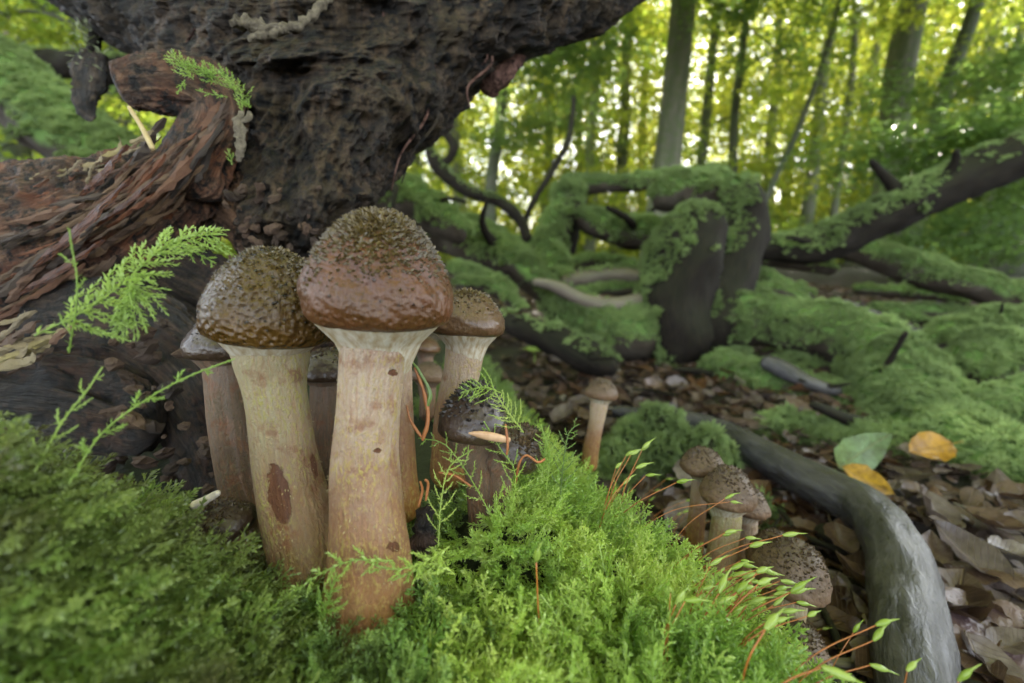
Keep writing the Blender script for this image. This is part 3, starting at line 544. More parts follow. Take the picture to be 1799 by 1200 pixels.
fl = thing('bark_flake', 'dark bark flake hanging from the stump by a lichen-grown shred', 'bark', P(160, 60, .36))
strand(fl, 'flake', [(166, 88, .36, 20), (160, 110, .36, 29), (154, 150, .36, 30), (150, 180, .36, 24), (158, 200, .362, 13), (166, 210, .362, 5)], 'stump', 26, .55, 130, .16)
strand(fl, 'shred', [(195, 20, .37, 6), (172, 50, .365, 9), (165, 95, .36, 10)], 'dark_bark', 9, .4, 300)
V, fs = [], []
for k in range(150): 
    a = P(random.gauss(148, 16), random.gauss(62, 26), .357 + random.gauss(0, .006)); d = norm(np.array([random.gauss(0, 1), random.gauss(0, 1), random.gauss(-.2, .8)])); blade(V, fs, a, d, norm(np.cross(d, (.3, .9, .2))), random.uniform(.003, .008), .0006, random.uniform(-.5, .5))
M['lichen'] = m_simple('lichen', (.20, .24, .12), (.34, .37, .22), 60)
part('lichen', np.array(V), [np.array(fs)], M['lichen'], fl, None, False, kind='stuff')

# ------------------------------------------------------------------ rotten log with its hooked snag
def rotdisp(a, k=1.):
    def f(s, t, R):
        w = np.c_[s[:, 0] * 12, s[:, 1:] * 85]; b = np.c_[s[:, 0] * 26, s[:, 1:] * 40]
        h = a * ridge(w * k, 4) + .5 * a * fbm(b, 3); pit = np.clip(fbm(np.c_[s[:, 0] * 30, s[:, 1:] * 62] + 8, 2) - .22, 0, 1)
        return h - a * 5 * pit + .35 * a * ridge(np.c_[s[:, 0] * 40, s[:, 1:] * 330], 3) + .0010 * fbm(s * 700, 3)
    return f
rl = thing('rotten_log', 'red brown rotten log with splintered fibres and a hooked snag', 'log', P(120, 640, .25))
def rot(name, segs, mat, nu, nv, a, flat=1., k=1.):
    V, fs, sw = sweep([P(*q[:3]) for q in segs], [PX(q[3], q[2]) for q in segs], nu, nv, flat, rotdisp(a, k), True, True); return part(name, V, fs, M[mat], rl, {'swp': sw})
rot('log_wood', [(-260, 590, .25, 150), (-60, 500, .255, 175), (90, 455, .26, 155), (220, 400, .262, 125), (310, 330, .265, 84), (352, 270, .268, 50)], 'rotten', 300, 300, .0046, .55)
rot('snag', [(318, 345, .252, 60), (352, 275, .255, 56), (380, 215, .258, 54), (372, 172, .256, 52), (320, 150, .252, 47), (255, 146, .248, 39), (206, 154, .246, 28)], 'rotten', 220, 170, .0030, .5)
rot('log_foot', [(60, 610, .245, 90), (220, 610, .242, 110), (330, 680, .238, 110), (390, 800, .232, 95), (420, 960, .226, 80), (440, 1080, .22, 60)], 'rot_dark', 200, 150, .0050, .40)
rot('crumbled_wood', [(395, 310, .272, 45), (440, 370, .274, 66), (500, 430, .274, 66), (545, 500, .272, 46), (560, 620, .27, 40)], 'crumbly', 140, 120, .0052, .45, 1.3)
rot('log_foot', [(-160, 700, .222, 70), (60, 700, .222, 80), (190, 720, .222, 76), (280, 760, .22, 50)], 'rot_dark', 110, 110, .0045, .4)
rot('log_foot', [(250, 470, .262, 60), (330, 520, .262, 80), (400, 560, .262, 80), (470, 620, .262, 50)], 'rot_dark', 110, 110, .0045, .4)
# splinters and slabs standing proud along the grain
def splinter_mesh(seed, mat):
    rng = random.Random(seed); L = 1.; n = 13; V = []; w0 = rng.uniform(.05, .10); t0 = rng.uniform(.018, .04); bow = rng.gauss(0, .06); off = 0.
    for i in range(n):
        u = i / (n - 1); e = min(1, (u + .02) * rng.uniform(3, 9)) * min(1, (1.02 - u) * rng.uniform(1.6, 6)); w = w0 * max(.08, e) * rng.uniform(.55, 1.25); t = t0 * rng.uniform(.4, 1.3); off += rng.gauss(0, .010); z = bow * (u - .5) ** 2 * 4 + rng.gauss(0, .008)
        V += [((u - .5) * L, -w + off, z - t), ((u - .5) * L, w * rng.uniform(.6, 1.2) + off, z - t * .6), ((u - .5) * L + rng.gauss(0, .02), w * rng.uniform(.2, .9) + off, z + t), ((u - .5) * L, -w * rng.uniform(.1, .8) + off, z + t * rng.uniform(.3, 1.1))]
    f = [(i * 4 + j, i * 4 + (j + 1) % 4, i * 4 + 4 + (j + 1) % 4, i * 4 + 4 + j) for i in range(n - 1) for j in range(4)] + [(3, 2, 1, 0), (n * 4 - 4, n * 4 - 3, n * 4 - 2, n * 4 - 1)]
    return mesh_of('splinter', np.array(V), [np.array(f)], mat, smooth=False)
def chip_mesh(seed, mat):
    th, ph = np.meshgrid(np.linspace(0, 6.2832, 9)[:-1], np.linspace(.25, 2.9, 6)); th, ph = th.ravel(), ph.ravel(); D = np.c_[np.cos(th) * np.sin(ph), np.sin(th) * np.sin(ph), np.cos(ph)]; V = D * (1 + .75 * fbm(D * 1.7 + seed * 7, 3))[:, None] * np.array([.5, .28, .3])
    i = np.arange(5)[:, None] * 8; j = np.arange(8)[None]; k = (j + 1) % 8; f = [np.stack([i + j, i + 8 + j, i + 8 + k, i + k], -1).reshape(-1, 4), np.array([list(range(0, 8))]), np.array([list(range(47, 39, -1))])]
    return mesh_of('wood_chip', V, f, mat, smooth=False)
SPL = [splinter_mesh(k, M['splinter']) for k in range(8)]; SPP = [splinter_mesh(20 + k, M['splinter_pale']) for k in range(4)]; M['chip'] = m_splinter('chip', [(.03, .02, .014), (.09, .05, .032), (.15, .09, .055), (.05, .032, .022), (.19, .115, .065)]); CHP = [chip_mesh(k, M['chip']) for k in range(6)]
def put_splinter(px, py, d, Lpx, ang, me, parent, tilt=0., fat=1., name='splinter'):
    a = math.radians(ang); x = norm(np.array([math.cos(a), 0, 0]) + U * math.sin(a) + F * tilt); z = norm(-F + U * .35 - x * np.dot(-F + U * .35, x)); y = np.cross(z, x); L = PX(Lpx, d)
    from mathutils import Matrix
    o = link(name, me, parent); R = Matrix([[x[i] * L, y[i] * L * fat, z[i] * L * fat] for i in range(3)]).to_4x4(); R.translation = Vector(P(px, py, d)) - parent.location
    o.matrix_local = R; return o
for k in range(120):
    u = random.random() ** .8; px = 8 + u * 370; mid = np.interp(px, [0, 100, 220, 320, 380], [455, 430, 360, 300, 240]); hw = np.interp(px, [0, 150, 300, 380], [140, 115, 75, 45])
    v = random.uniform(-.95, .85); py = mid + v * hw; ang = np.interp(px, [0, 200, 330, 380], [24, 36, 48, 62]) + random.gauss(0, 7)
    d = np.interp(px, [0, 380], [.222, .240]) + .022 * v * v + random.uniform(-.002, .003); put_splinter(px, py, d, random.uniform(50, 190), ang, random.choice(SPL), rl, random.gauss(0, .10), random.uniform(.30, .75))
for k in range(26):
    px = random.uniform(0, 250); py = np.interp(px, [0, 150, 250], [302, 298, 242]) + random.gauss(6, 7); put_splinter(px, py, .236 + random.gauss(0, .004), random.uniform(18, 48), random.uniform(5, 55), random.choice(SPP if k % 3 else SPL), rl, random.gauss(0, .3), 1.3)
for k in range(16):
    put_splinter(random.uniform(0, 130), random.uniform(560, 640), .205 + random.gauss(0, .004), random.uniform(50, 120), random.uniform(18, 38), random.choice(SPP if k % 4 else SPL), rl, random.gauss(0, .1), 1.)
for k in range(60):
    put_splinter(random.uniform(390, 565), random.uniform(325, 480), .243 + random.gauss(0, .003), random.uniform(8, 30), random.uniform(-80, 80), random.choice(CHP), rl, random.gauss(0, .5), 1., 'wood_chip')
for k in range(45):
    put_splinter(random.uniform(180, 400), random.uniform(560, 860), .206 + random.gauss(0, .003), random.uniform(10, 50), random.uniform(-40, 60), random.choice(CHP), rl, random.gauss(0, .5), 1., 'wood_chip')
o = put_splinter(150, 390, .214, 230, 46, SPL[2], rl, .05, .55); o.name = 'red_slab'; n = NT('red_wood'); f = n.noise(n.scale(n.obj(), (8, 60, 60)), 1, 6, .6); M['red'] = n.done(n.pbr(n.mix(n.ramp(f, [(.35, 0), (.62, 1)]), (.03, .011, .007), (.22, .068, .020)), .38, n.bump(f, .9, .02), .5))
me = splinter_mesh(77, M['red']); bpy.data.objects[o.name].data = me
put_splinter(230, 350, .219, 150, 42, me, rl, .05, .5, 'red_slab'); put_splinter(110, 470, .216, 170, 36, me, rl, .05, .6, 'red_slab'); put_splinter(185, 300, .222, 120, 52, me, rl, .05, .9, 'red_slab')
sf = thing('wood_sliver', 'pale curled wood sliver hanging off the hooked snag', 'wood', P(425, 195, .236))
strand(sf, 'sliver', [(424, 195, .236, 6), (420, 220, .234, 10), (424, 250, .234, 9), (420, 285, .235, 5)], 'crust', 14, .9, 350, .4); strand(sf, 'hook', [(424, 215, .234, 4), (436, 208, .233, 5), (438, 195, .233, 4)], 'crust', 10, .9, 350, .5)
sw_ = thing('dry_straw', 'dry straw stalk propped under the hooked snag', 'straw', P(272, 266, .235)); M['straw'] = m_simple('straw', (.36, .26, .12), (.52, .42, .22), 300, .5)
strand(sw_, 'stalk', [(225, 186, .232, 3), (248, 222, .234, 4), (270, 264, .236, 4.5)], 'straw', 7, .15, 400)

# ------------------------------------------------------------------ mushrooms
def m_cap(name, apex, mid, rim, coat=.8, rough=.3, wet=1., bump=.7):
    n = NT(name); a = n.attr('cap'); h = n.sep(a, 0); th = n.sep(a, 1); cx = n.N.new('ShaderNodeCombineXYZ'); n.set(cx.inputs[0], n.math('MULTIPLY', th, 22)); n.set(cx.inputs[1], n.math('MULTIPLY', h, 3.))
    fib = n.noise(cx.outputs[0], 2., 4, .6); o = n.obj(); blo = n.noise(o, 130, 5, .65); fine = n.noise(o, 900, 3)
    c = n.ramp(n.math('ADD', h, n.math('MULTIPLY', n.math('SUBTRACT', blo, .5), .45)), [(.0, rim), (.30, mid), (.62, mid), (.9, apex)])
    c = n.mix(n.ramp(fib, [(.35, .55), (.65, 0)]), c, tuple(x * .45 for x in rim)); c = n.mix(n.math('MULTIPLY', n.ramp(n.noise(o, 60, 4), [(.45, 0), (.7, 1)]), .5), c, tuple(min(1, x * 1.6) for x in mid))
    ht = n.math('ADD', n.math('MULTIPLY', n.voro(o, 520, 'SMOOTH_F1'), wet), n.math('ADD', n.math('MULTIPLY', fib, .35), n.math('MULTIPLY', fine, .5)))
    return n.done(n.pbr(c, rough, n.bump(ht, bump, .0009), .42, coat, .12, .002))
M['cap_red'] = m_cap('cap_red', (.052, .031, .009), (.086, .031, .013), (.088, .037, .011), .12, .33, 1., 1.)
M['cap_olive'] = m_cap('cap_olive', (.026, .020, .006), (.060, .033, .007), (.100, .050, .010), .15, .27, 2.2, 1.)
M['cap_brown'] = m_cap('cap_brown', (.045, .030, .014), (.080, .040, .018), (.11, .058, .026), .35, .38)
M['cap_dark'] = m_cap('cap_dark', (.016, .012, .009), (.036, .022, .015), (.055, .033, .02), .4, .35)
M['cap_grey'] = m_cap('cap_grey', (.055, .044, .030), (.095, .062, .038), (.14, .080, .040), .1, .6)
M['scale_olive'] = m_simple('scale_olive', (.030, .021, .006), (.11, .075, .018), 400, .35, .3, .0004, .6); M['scale_brown'] = m_simple('scale_brown', (.03, .02, .010), (.10, .064, .032), 400, .45, .3, .0004, .5)
M['scale_black'] = m_simple('scale_black', (.010, .008, .007), (.04, .03, .024), 400, .4, .3, .0004, .5)
def m_stem(name, top, mid, low, floc):
    n = NT(name); s = n.attr('swp'); t = n.sep(n.attr('st'), 0); fib = n.noise(n.scale(s, (110, 700, 700)), 1, 5, .7, .8); o = n.obj(); blo = n.noise(o, 85, 5, .6); fl = n.noise(n.scale(s, (520, 900, 900)), 1, 4, .6)
    c = n.ramp(n.math('ADD', t, n.math('MULTIPLY', n.math('SUBTRACT', blo, .5), .5)), [(.0, top), (.28, top), (.55, mid), (.95, low)])
    c = n.mix(n.ramp(fib, [(.34, .5), (.56, 0)]), c, n.mix(t, (.30, .15, .09), (.26, .12, .035))); c = n.mix(n.ramp(n.noise(o, 110, 4, .6), [(.54, 0), (.66, .65)]), c, (.19, .07, .03))
    k = n.math('MULTIPLY', n.ramp(fl, [(.50, 0), (.60, 1)]), n.ramp(n.noise(o, 48, 4), [(.40, .12), (.62, .9)])); c = n.mix(k, c, floc)
    sc = n.ramp(n.math('ADD', n.sep(n.attr('st'), 1), n.math('MULTIPLY', n.math('SUBTRACT', n.noise(o, 420, 3), .5), .9)), [(.78, 0), (.92, 1)]); c = n.mix(sc, c, n.mix(fib, (.045, .016, .008), (.20, .080, .034)))
    return n.done(n.pbr(c, .62, n.bump(n.math('SUBTRACT', n.math('ADD', fib, n.math('MULTIPLY', fl, 1.)), n.math('MULTIPLY', sc, .8)), 1., .0016), .35, .1, .25, .003))
M['stem'] = m_stem('stem', (.40, .31, .23), (.25, .135, .075), (.27, .12, .018), (.38, .29, .08))  # low tone mixes orange stem base with warm flare light put into colour
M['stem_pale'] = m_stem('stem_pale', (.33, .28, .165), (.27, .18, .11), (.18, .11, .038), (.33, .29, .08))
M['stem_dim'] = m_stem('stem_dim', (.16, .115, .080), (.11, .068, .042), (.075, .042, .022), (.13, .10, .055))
n = NT('veil'); f = n.noise(n.scale(n.attr('swp'), (260, 700, 700)), 1, 5, .6); M['veil'] = n.done(n.pbr(n.mix(n.ramp(f, [(.35, .0), (.6, 1)]), (.30, .22, .12), (.48, .43, .34)), .6, n.bump(f, .6, .0008), .35, 0., .25, .003))
M['fuzz'] = m_simple('fuzz', (.26, .20, .09), (.42, .35, .20), 120, .8); n = NT('droplet'); M['drop'] = n.done(n.pbr((.9, .9, .85), .02, None, .5, 0., 0., .003, 1., 1.33))
def lathe(prof, nv, ax, cen, disp=None):
    p = np.asarray(prof); nu = len(p); ax = norm(np.asarray(ax, float)); e1 = norm(np.cross(ax, (0, -1., 0.)) + 1e-9); e2 = np.cross(ax, e1)   # seam at the back
    back = norm(F - ax * np.dot(F, ax)); e1 = back; e2 = np.cross(ax, e1); th = np.linspace(0, 2 * np.pi, nv + 1)
    R = np.repeat(p[:, 0], nv + 1); Z = np.repeat(p[:, 1], nv + 1); T = np.tile(th, nu); D = e1 * np.cos(T)[:, None] + e2 * np.sin(T)[:, None]
    k = disp(R, Z, T % (2 * np.pi), D) if disp is not None else 0
    V = np.asarray(cen) + D * (R + (k if np.ndim(k) else 0))[:, None] + ax * Z[:, None]; i = np.arange(nu - 1)[:, None] * (nv + 1); j = np.arange(nv)[None]
    return V, [np.stack([i + j, i + nv + 1 + j, i + nv + 2 + j, i + 1 + j], -1).reshape(-1, 4)], Z, T, D
def scar_at(V, scars):
    q = V - CP; z = q @ F; u = 899.5 + FPX * q[:, 0] / z; v = 600 - FPX * (q @ U) / z; f = np.zeros(len(V))
    for a, b, rx, ry, ang, d in scars:
        c, s_ = math.cos(math.radians(ang)), math.sin(math.radians(ang)); x = (u - a) * c + (v - b) * s_; y = -(u - a) * s_ + (v - b) * c; f = np.maximum(f, np.clip(1.5 - .5 * ((x / rx) ** 2 + (y / ry) ** 2), 0, 1.5) * (z < d))
    return f
def mushroom(label, cap, Rpx, d, hr, tilt, stem, caps, stems, scales, nsc, ssz=1., drops=0, group=None, flare=(.70, .36), name='honey_mushroom', nv=72, spread=.5, fuzz=0, scars=()):
    """cap: pixel of the rim's centre; tilt: axis (sideways, towards camera); stem: pixel path from the cap down"""
    c = P(*cap, d); R = PX(Rpx, d); ax = norm(np.array([1., 0, 0]) * tilt[0] + U - F * tilt[1]); bp = P(*stem[-1][:3]); root = thing(name, label, 'mushroom', bp, group)
    sd = random.random() * 50
    pr = catmull(np.array([(0.001, hr, 0), (.20, hr * .975, 0), (.42, hr * .88, 0), (.61, hr * .72, 0), (.78, hr * .51, 0), (.91, hr * .30, 0), (.985, hr * .13, 0), (1., -.01, 0), (.985, -.12, 0), (.92, -.225, 0), (.80, -.285, 0), (.66, -.28, 0), (.5, -.2, 0)]), 56)[:, :2] * R
    def dsp(r, z, t, D): return r * (.085 * fbm(D * 1.6 + sd + z[:, None] / R, 3) + .018 * fbm(D * 5 + sd + 3 * z[:, None] / R, 3)) + R * .012 * fbm(np.c_[D * 9, z / R * 9] [:, :3] + z[:, None] / R * 9, 3)
    V, fs, Z, T, D = lathe(pr, nv, ax, c, dsp); h = np.clip(Z / (hr * R), -.2, 1)
    co = part('cap', V, fs, M[caps], root, {'cap': np.c_[h, T / 6.2832 * 6.2832, h * 0]})
    fz = np.linspace(0, 1, 14); fr = np.interp(fz, [0, .12, .45, 1], [flare[0] + .12, flare[0] + .05, (flare[0] + flare[1]) / 2 - .01, flare[1]]) * R; V, fs, Z, T, D = lathe(np.c_[fr, (-.20 - .78 * fz) * R], 48, ax, c, lambda r, z, t, D: r * .05 * fbm(D * 3 + sd, 3))
    part('veil', V, fs, M['veil' if stems != 'stem_dim' else 'stem_dim'], root, {'swp': np.c_[Z, D * .01][:, :3], 'st': np.c_[Z * 0, Z * 0, Z * 0]})
    Sp = np.vstack([[c - ax * R * .1], [P(*q[:3]) for q in stem]]); Sr = np.r_[PX(stem[0][3], stem[0][2]), [PX(q[3], q[2]) for q in stem]]
    V, fs, sw = sweep(Sp, Sr, 90 if nv > 60 else 40, 48 if nv > 60 else 28, 1., lambda s, t, r: r * (.05 * fbm(np.c_[s[:, 0] * 60, s[:, 1:] * 120] + sd, 3) + .025 * fbm(np.c_[s[:, 0] * 40, s[:, 1:] * 330] + sd, 3)), False, True)
    part('stem', V, fs, M[stems], root, {'swp': sw, 'st': np.c_[sw[:, 0] / sw[:, 0].max(), scar_at(V, scars), sw[:, 0] * 0]})
    if fuzz:                                                    # loose cottony fibres on the stem
        p, nr = tri_sample(V, fs, fuzz); VV, FF = [], []; up_ = norm(Sp[1] - Sp[-1])
        for q, u in zip(p, nr):
            if fbm(np.array([q * 110]), 2)[0] < -.05: continue
            dv = norm(-up_ * random.uniform(.2, 1) + u * random.uniform(.1, .8) + RNG.normal(0, .35, 3)); L = random.uniform(.0004, .0013); blade(VV, FF, q - u * .0001, dv, u, L, L * random.uniform(.10, .25), random.uniform(-.2, .2))
        part('stem_fuzz', np.array(VV), [np.array(FF)], M['fuzz'], root, None, False, kind='stuff')
    Vc, fc, Z, T, D = lathe(pr, nv, ax, c, dsp)
    if nsc:                                                     # small curled scales, thick at the crown
        p, nr = tri_sample(Vc, fc, nsc * 3); hh = (p - c) @ ax / (hr * R); keep = RNG.random(len(p)) < np.clip((hh - .15) / spread, .0, 1) ** 1.25; p, nr, hh = p[keep][:nsc], nr[keep][:nsc], hh[keep][:nsc]
        VV, FF = [], []; flip = np.sign(np.sum((p - c - ax * R * .3) * nr, 1)); nr = nr * flip[:, None]
        for q, u, g in zip(p, nr, hh):
            dn = norm(-ax - u * np.dot(-ax, u)); sdv = np.cross(u, dn); L = ssz * random.uniform(.0005, .0013) * (.45 + .7 * g); w = L * random.uniform(.5, 1.); lean = random.uniform(-.3, 1.2); tip = q + u * L * random.uniform(.7, 1.2) + dn * L * lean + sdv * L * random.gauss(0, .3)
            k = len(VV); q = q - u * L * .25; VV += [q - sdv * w - dn * w * .5, q + sdv * w - dn * w * .5, q + sdv * w * .7 + dn * w * .7, q - sdv * w * .7 + dn * w * .7, (q + tip) / 2 + u * L * .2 - dn * w * .2, tip]
            FF += [(k, k + 1, k + 4), (k + 1, k + 2, k + 4), (k + 2, k + 3, k + 4), (k + 3, k, k + 4), (k + 1, k + 2, k + 5), (k + 3, k, k + 5), (k + 2, k + 3, k + 5)]
        part('cap_scales', np.array(VV), [np.array(FF)], M[scales], root, None, False, kind='stuff')
    if drops:
        p, nr = tri_sample(Vc, fc, drops * 3); hh = (p - c) @ ax / (hr * R); keep = (hh > .03) & (np.sum((p - c) * -F, 1) > -.3 * R); p, nr = p[keep][:drops], nr[keep][:drops]; nr = nr * np.sign(np.sum((p - c - ax * R * .3) * nr, 1))[:, None]
        VV, FF = [], []; ph = np.linspace(0, 2 * np.pi, 8, endpoint=False)
        for q, u in zip(p, nr):
            a = norm(np.cross(u, (.3, .5, .8))); b = np.cross(u, a); r = .0005 * random.random() ** 2.2 + .00012; k = len(VV)
            for e in (0., .5, 1.0): VV += [q - u * r * .15 + (a * math.cos(t) + b * math.sin(t)) * r * math.cos(e) + u * r * .8 * math.sin(e) for t in ph]
            VV.append(q + u * r * .68); FF += [(k + i * 8 + j, k + i * 8 + (j + 1) % 8, k + i * 8 + 8 + (j + 1) % 8) for i in range(2) for j in range(8)] + [(k + i * 8 + j, k + i * 8 + 8 + (j + 1) % 8, k + i * 8 + 8 + j) for i in range(2) for j in range(8)] + [(k + 16 + j, k + 16 + (j + 1) % 8, k + 24) for j in range(8)]
        part('water_drops', np.array(VV), [np.array(FF)], M['drop'], root, None, True, kind='stuff')
    return root
A_ = mushroom('tallest mushroom, reddish brown scaly cap on a stout cream and orange stem', (667, 528), 130, .140, 1.16, (.07, .20), [(662, 600, .140, 62), (655, 645, .140, 56), (648, 720, .140, 54), (643, 800, .140, 57), (646, 900, .139, 64), (650, 1000, .138, 74), (648, 1075, .137, 82), (648, 1140, .137, 84), (648, 1200, .138, 70)], 'cap_red', 'stem', 'scale_olive', 3400, 1.2, 130, flare=(.76, .40), nv=96, spread=.62, fuzz=2600, scars=[(664, 792, 7, 5, 0, .14), (690, 655, 8, 6, 0, .14), (690, 960, 12, 9, 0, .14)])
B_ = mushroom('glossy wet olive brown capped mushroom leaning on the tallest one', (474, 562), 110, .152, 1.15, (.17, .18), [(478, 630, .153, 60), (484, 680, .153, 52), (492, 740, .153, 50), (504, 820, .152, 53), (522, 900, .150, 60), (545, 980, .148, 64), (572, 1060, .146, 62)], 'cap_olive', 'stem_pale', 'scale_olive', 900, .9, 380, flare=(.70, .38), nv=96, spread=.85, fuzz=2600, scars=[(490, 868, 17, 46, -10, .152), (552, 820, 5, 22, -10, .16)])
mushroom('smaller brown capped mushroom right behind the tallest one', (822, 570), 66, .195, .92, (.05, .06), [(818, 610, .196, 34), (812, 650, .197, 32), (800, 710, .198, 33), (792, 790, .198, 34), (788, 860, .198, 34)], 'cap_brown', 'stem', 'scale_olive', 420, 1.1, 30, flare=(.76, .42), spread=.8, fuzz=500)
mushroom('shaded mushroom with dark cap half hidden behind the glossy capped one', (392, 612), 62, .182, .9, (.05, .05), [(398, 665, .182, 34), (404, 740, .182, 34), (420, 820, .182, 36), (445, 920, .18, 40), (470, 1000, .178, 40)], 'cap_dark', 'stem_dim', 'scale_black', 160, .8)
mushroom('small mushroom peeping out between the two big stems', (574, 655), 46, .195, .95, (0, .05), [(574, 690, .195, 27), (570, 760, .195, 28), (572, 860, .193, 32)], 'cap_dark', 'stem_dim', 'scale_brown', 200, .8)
mushroom('mushroom hidden behind the tallest stem with only a pale side showing', (690, 560), 40, .172, .9, (0, 0), [(696, 600, .170, 26), (698, 700, .168, 26), (702, 800, .166, 28), (708, 920, .164, 34)], 'cap_brown', 'stem', 'scale_brown', 0, nv=48)
mushroom('tiny pale mushroom button in the gap behind the tallest stem', (752, 662), 30, .31, .9, (.1, 0), [(752, 690, .31, 14), (750, 740, .31, 15)], 'cap_grey', 'stem_dim', 'scale_brown', 60, .8, nv=40)
mushroom('tiny brown mushroom button under the rim of the tallest cap', (748, 612), 26, .34, .8, (.1, 0), [(748, 640, .34, 13), (748, 700, .34, 13)], 'cap_brown', 'stem_dim', 'scale_brown', 50, .8, nv=40)
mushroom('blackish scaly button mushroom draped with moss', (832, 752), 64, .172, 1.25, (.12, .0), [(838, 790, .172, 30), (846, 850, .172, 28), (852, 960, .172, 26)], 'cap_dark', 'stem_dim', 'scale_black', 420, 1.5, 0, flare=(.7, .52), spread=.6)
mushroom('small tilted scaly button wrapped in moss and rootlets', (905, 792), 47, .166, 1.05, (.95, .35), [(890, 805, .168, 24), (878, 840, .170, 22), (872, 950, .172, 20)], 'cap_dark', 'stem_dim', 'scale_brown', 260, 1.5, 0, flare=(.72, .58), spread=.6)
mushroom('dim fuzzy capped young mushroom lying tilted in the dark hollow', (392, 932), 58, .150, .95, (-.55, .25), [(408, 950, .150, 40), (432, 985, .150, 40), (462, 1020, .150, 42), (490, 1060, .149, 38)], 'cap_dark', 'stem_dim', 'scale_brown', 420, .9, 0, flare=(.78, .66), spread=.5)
mushroom('lone young mushroom on a thin stem past the far edge of the moss', (1056, 692), 29, .33, .95, (.12, .05), [(1052, 716, .33, 15), (1046, 750, .33, 13), (1038, 790, .33, 14), (1034, 830, .33, 14)], 'cap_grey', 'stem', 'scale_brown', 200, 1., nv=48)
mushroom('small young mushroom leaning away behind the fuzzy pair', (1234, 818), 37, .26, .85, (-.05, .08), [(1230, 850, .26, 14), (1226, 890, .26, 14), (1218, 980, .26, 16)], 'cap_grey', 'stem', 'scale_brown', 300, 1., nv=48)
mushroom('young mushroom with fuzzy grey brown cap at the front of the pair', (1278, 870), 46, .235, 1.12, (.08, .12), [(1276, 915, .235, 24), (1270, 960, .234, 24), (1262, 1020, .233, 26), (1255, 1080, .23, 28)], 'cap_grey', 'stem_pale', 'scale_brown', 420, 1., nv=56, flare=(.78, .44))
mushroom('young mushroom with orange stem half hidden behind the fuzzy cap', (1312, 890), 36, .255, 1.0, (.1, .05), [(1312, 920, .255, 17), (1306, 980, .254, 18), (1298, 1060, .25, 18)], 'cap_grey', 'stem', 'scale_brown', 240, 1., nv=48)
mushroom('round fuzzy button mushroom next to the wet grey branch', (1388, 1010), 60, .205, 1.1, (.10, .25), [(1380, 1060, .205, 32), (1370, 1120, .204, 32), (1360, 1200, .20, 34)], 'cap_grey', 'stem_pale', 'scale_brown', 520, 1., nv=56)
mushroom('grey topped button pressed behind the round fuzzy one', (1362, 985), 46, .225, 1.15, (0, .1), [(1360, 1030, .225, 24), (1356, 1100, .224, 24)], 'cap_grey', 'stem_pale', 'scale_brown', 300, 1., nv=48)
mushroom('lowest round button mushroom under the green moss capsules', (1404, 1150), 48, .19, 1.1, (.1, .1), [(1400, 1190, .19, 26), (1396, 1250, .19, 28)], 'cap_grey', 'stem_pale', 'scale_brown', 340, 1., nv=48)

# ------------------------------------------------------------------ foreground moss
def px_of(p):
    q = p - CP; z = q @ F; return 899.5 + FPX * q[:, 0] / z, 600 - FPX * (q @ U) / z, z
n = 120000; x = RNG.uniform(-.30, .14, n); y = RNG.uniform(-.02, .62, n); z = bank_z(x, y); p = np.c_[x, y, z]; u, v, dp = px_of(p)
dist = np.linalg.norm(p - CP, axis=1); keep = (dp > .02) & (dist > .052) & (u > -260) & (u < 1700) & (v < 1500) & (z > .006) & (RNG.random(n) < np.clip((.13 / np.maximum(dp, .03)) ** 1.3, .0, 1.) * .33)
for cx_, cy_, rr in [(A_.location.x, A_.location.y, .0165), (B_.location.x - .003, B_.location.y - .003, .014), (P(440, 1000, .15)[0], P(440, 1000, .15)[1], .016), (P(845, 900, .168)[0], P(845, 900, .168)[1], .008)]: keep &= np.hypot(x - cx_, y - cy_) > rr
hole = ((x + .092) / .036) ** 2 + ((y - .172) / .055) ** 2 < 1; keep &= ~hole & ~((y > np.where(x < -.115, .185, .135)) & (x < -.075)) & ~((x < -.02) & (y > .17) & (y < .3))
p, x, y, u, v = p[keep], x[keep], y[keep], u[keep], v[keep]; nr = bank_n(x, y); dn = norm(np.c_[nr[:, 0], nr[:, 1], -np.hypot(nr[:, 0], nr[:, 1])] + 1e-6); k = len(p)
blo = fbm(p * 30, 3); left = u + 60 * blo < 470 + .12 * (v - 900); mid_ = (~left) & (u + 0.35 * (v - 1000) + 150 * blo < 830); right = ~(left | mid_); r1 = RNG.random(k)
def lay(name, m, kit, zz, sc, label, cat='moss'):
    q = p[m]; c = len(q)
    if c: scatter(name, q, zz[m] + RNG.normal(0, .33, (c, 3)), nr[m] + RNG.normal(0, .2, (c, 3)), sc * RNG.uniform(.7, 1.25, c), KIT[kit], None, label=label, category=cat)
lay('moss_fronds', left, 'olive_frond', nr * .45 + dn * .9, 1.05, 'soft olive green feather moss draped over the hump before the rotten log')
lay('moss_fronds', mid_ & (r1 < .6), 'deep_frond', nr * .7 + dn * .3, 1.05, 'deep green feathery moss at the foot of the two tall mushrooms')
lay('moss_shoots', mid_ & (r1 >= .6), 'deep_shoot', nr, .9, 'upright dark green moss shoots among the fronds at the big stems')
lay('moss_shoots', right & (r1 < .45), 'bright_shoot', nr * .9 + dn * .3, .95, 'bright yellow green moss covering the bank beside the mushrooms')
lay('moss_fronds', right & (r1 >= .45), 'bright_frond', nr * .65 + dn * .5, 1.05, 'bright arching moss fronds over the rounded edge of the bank')

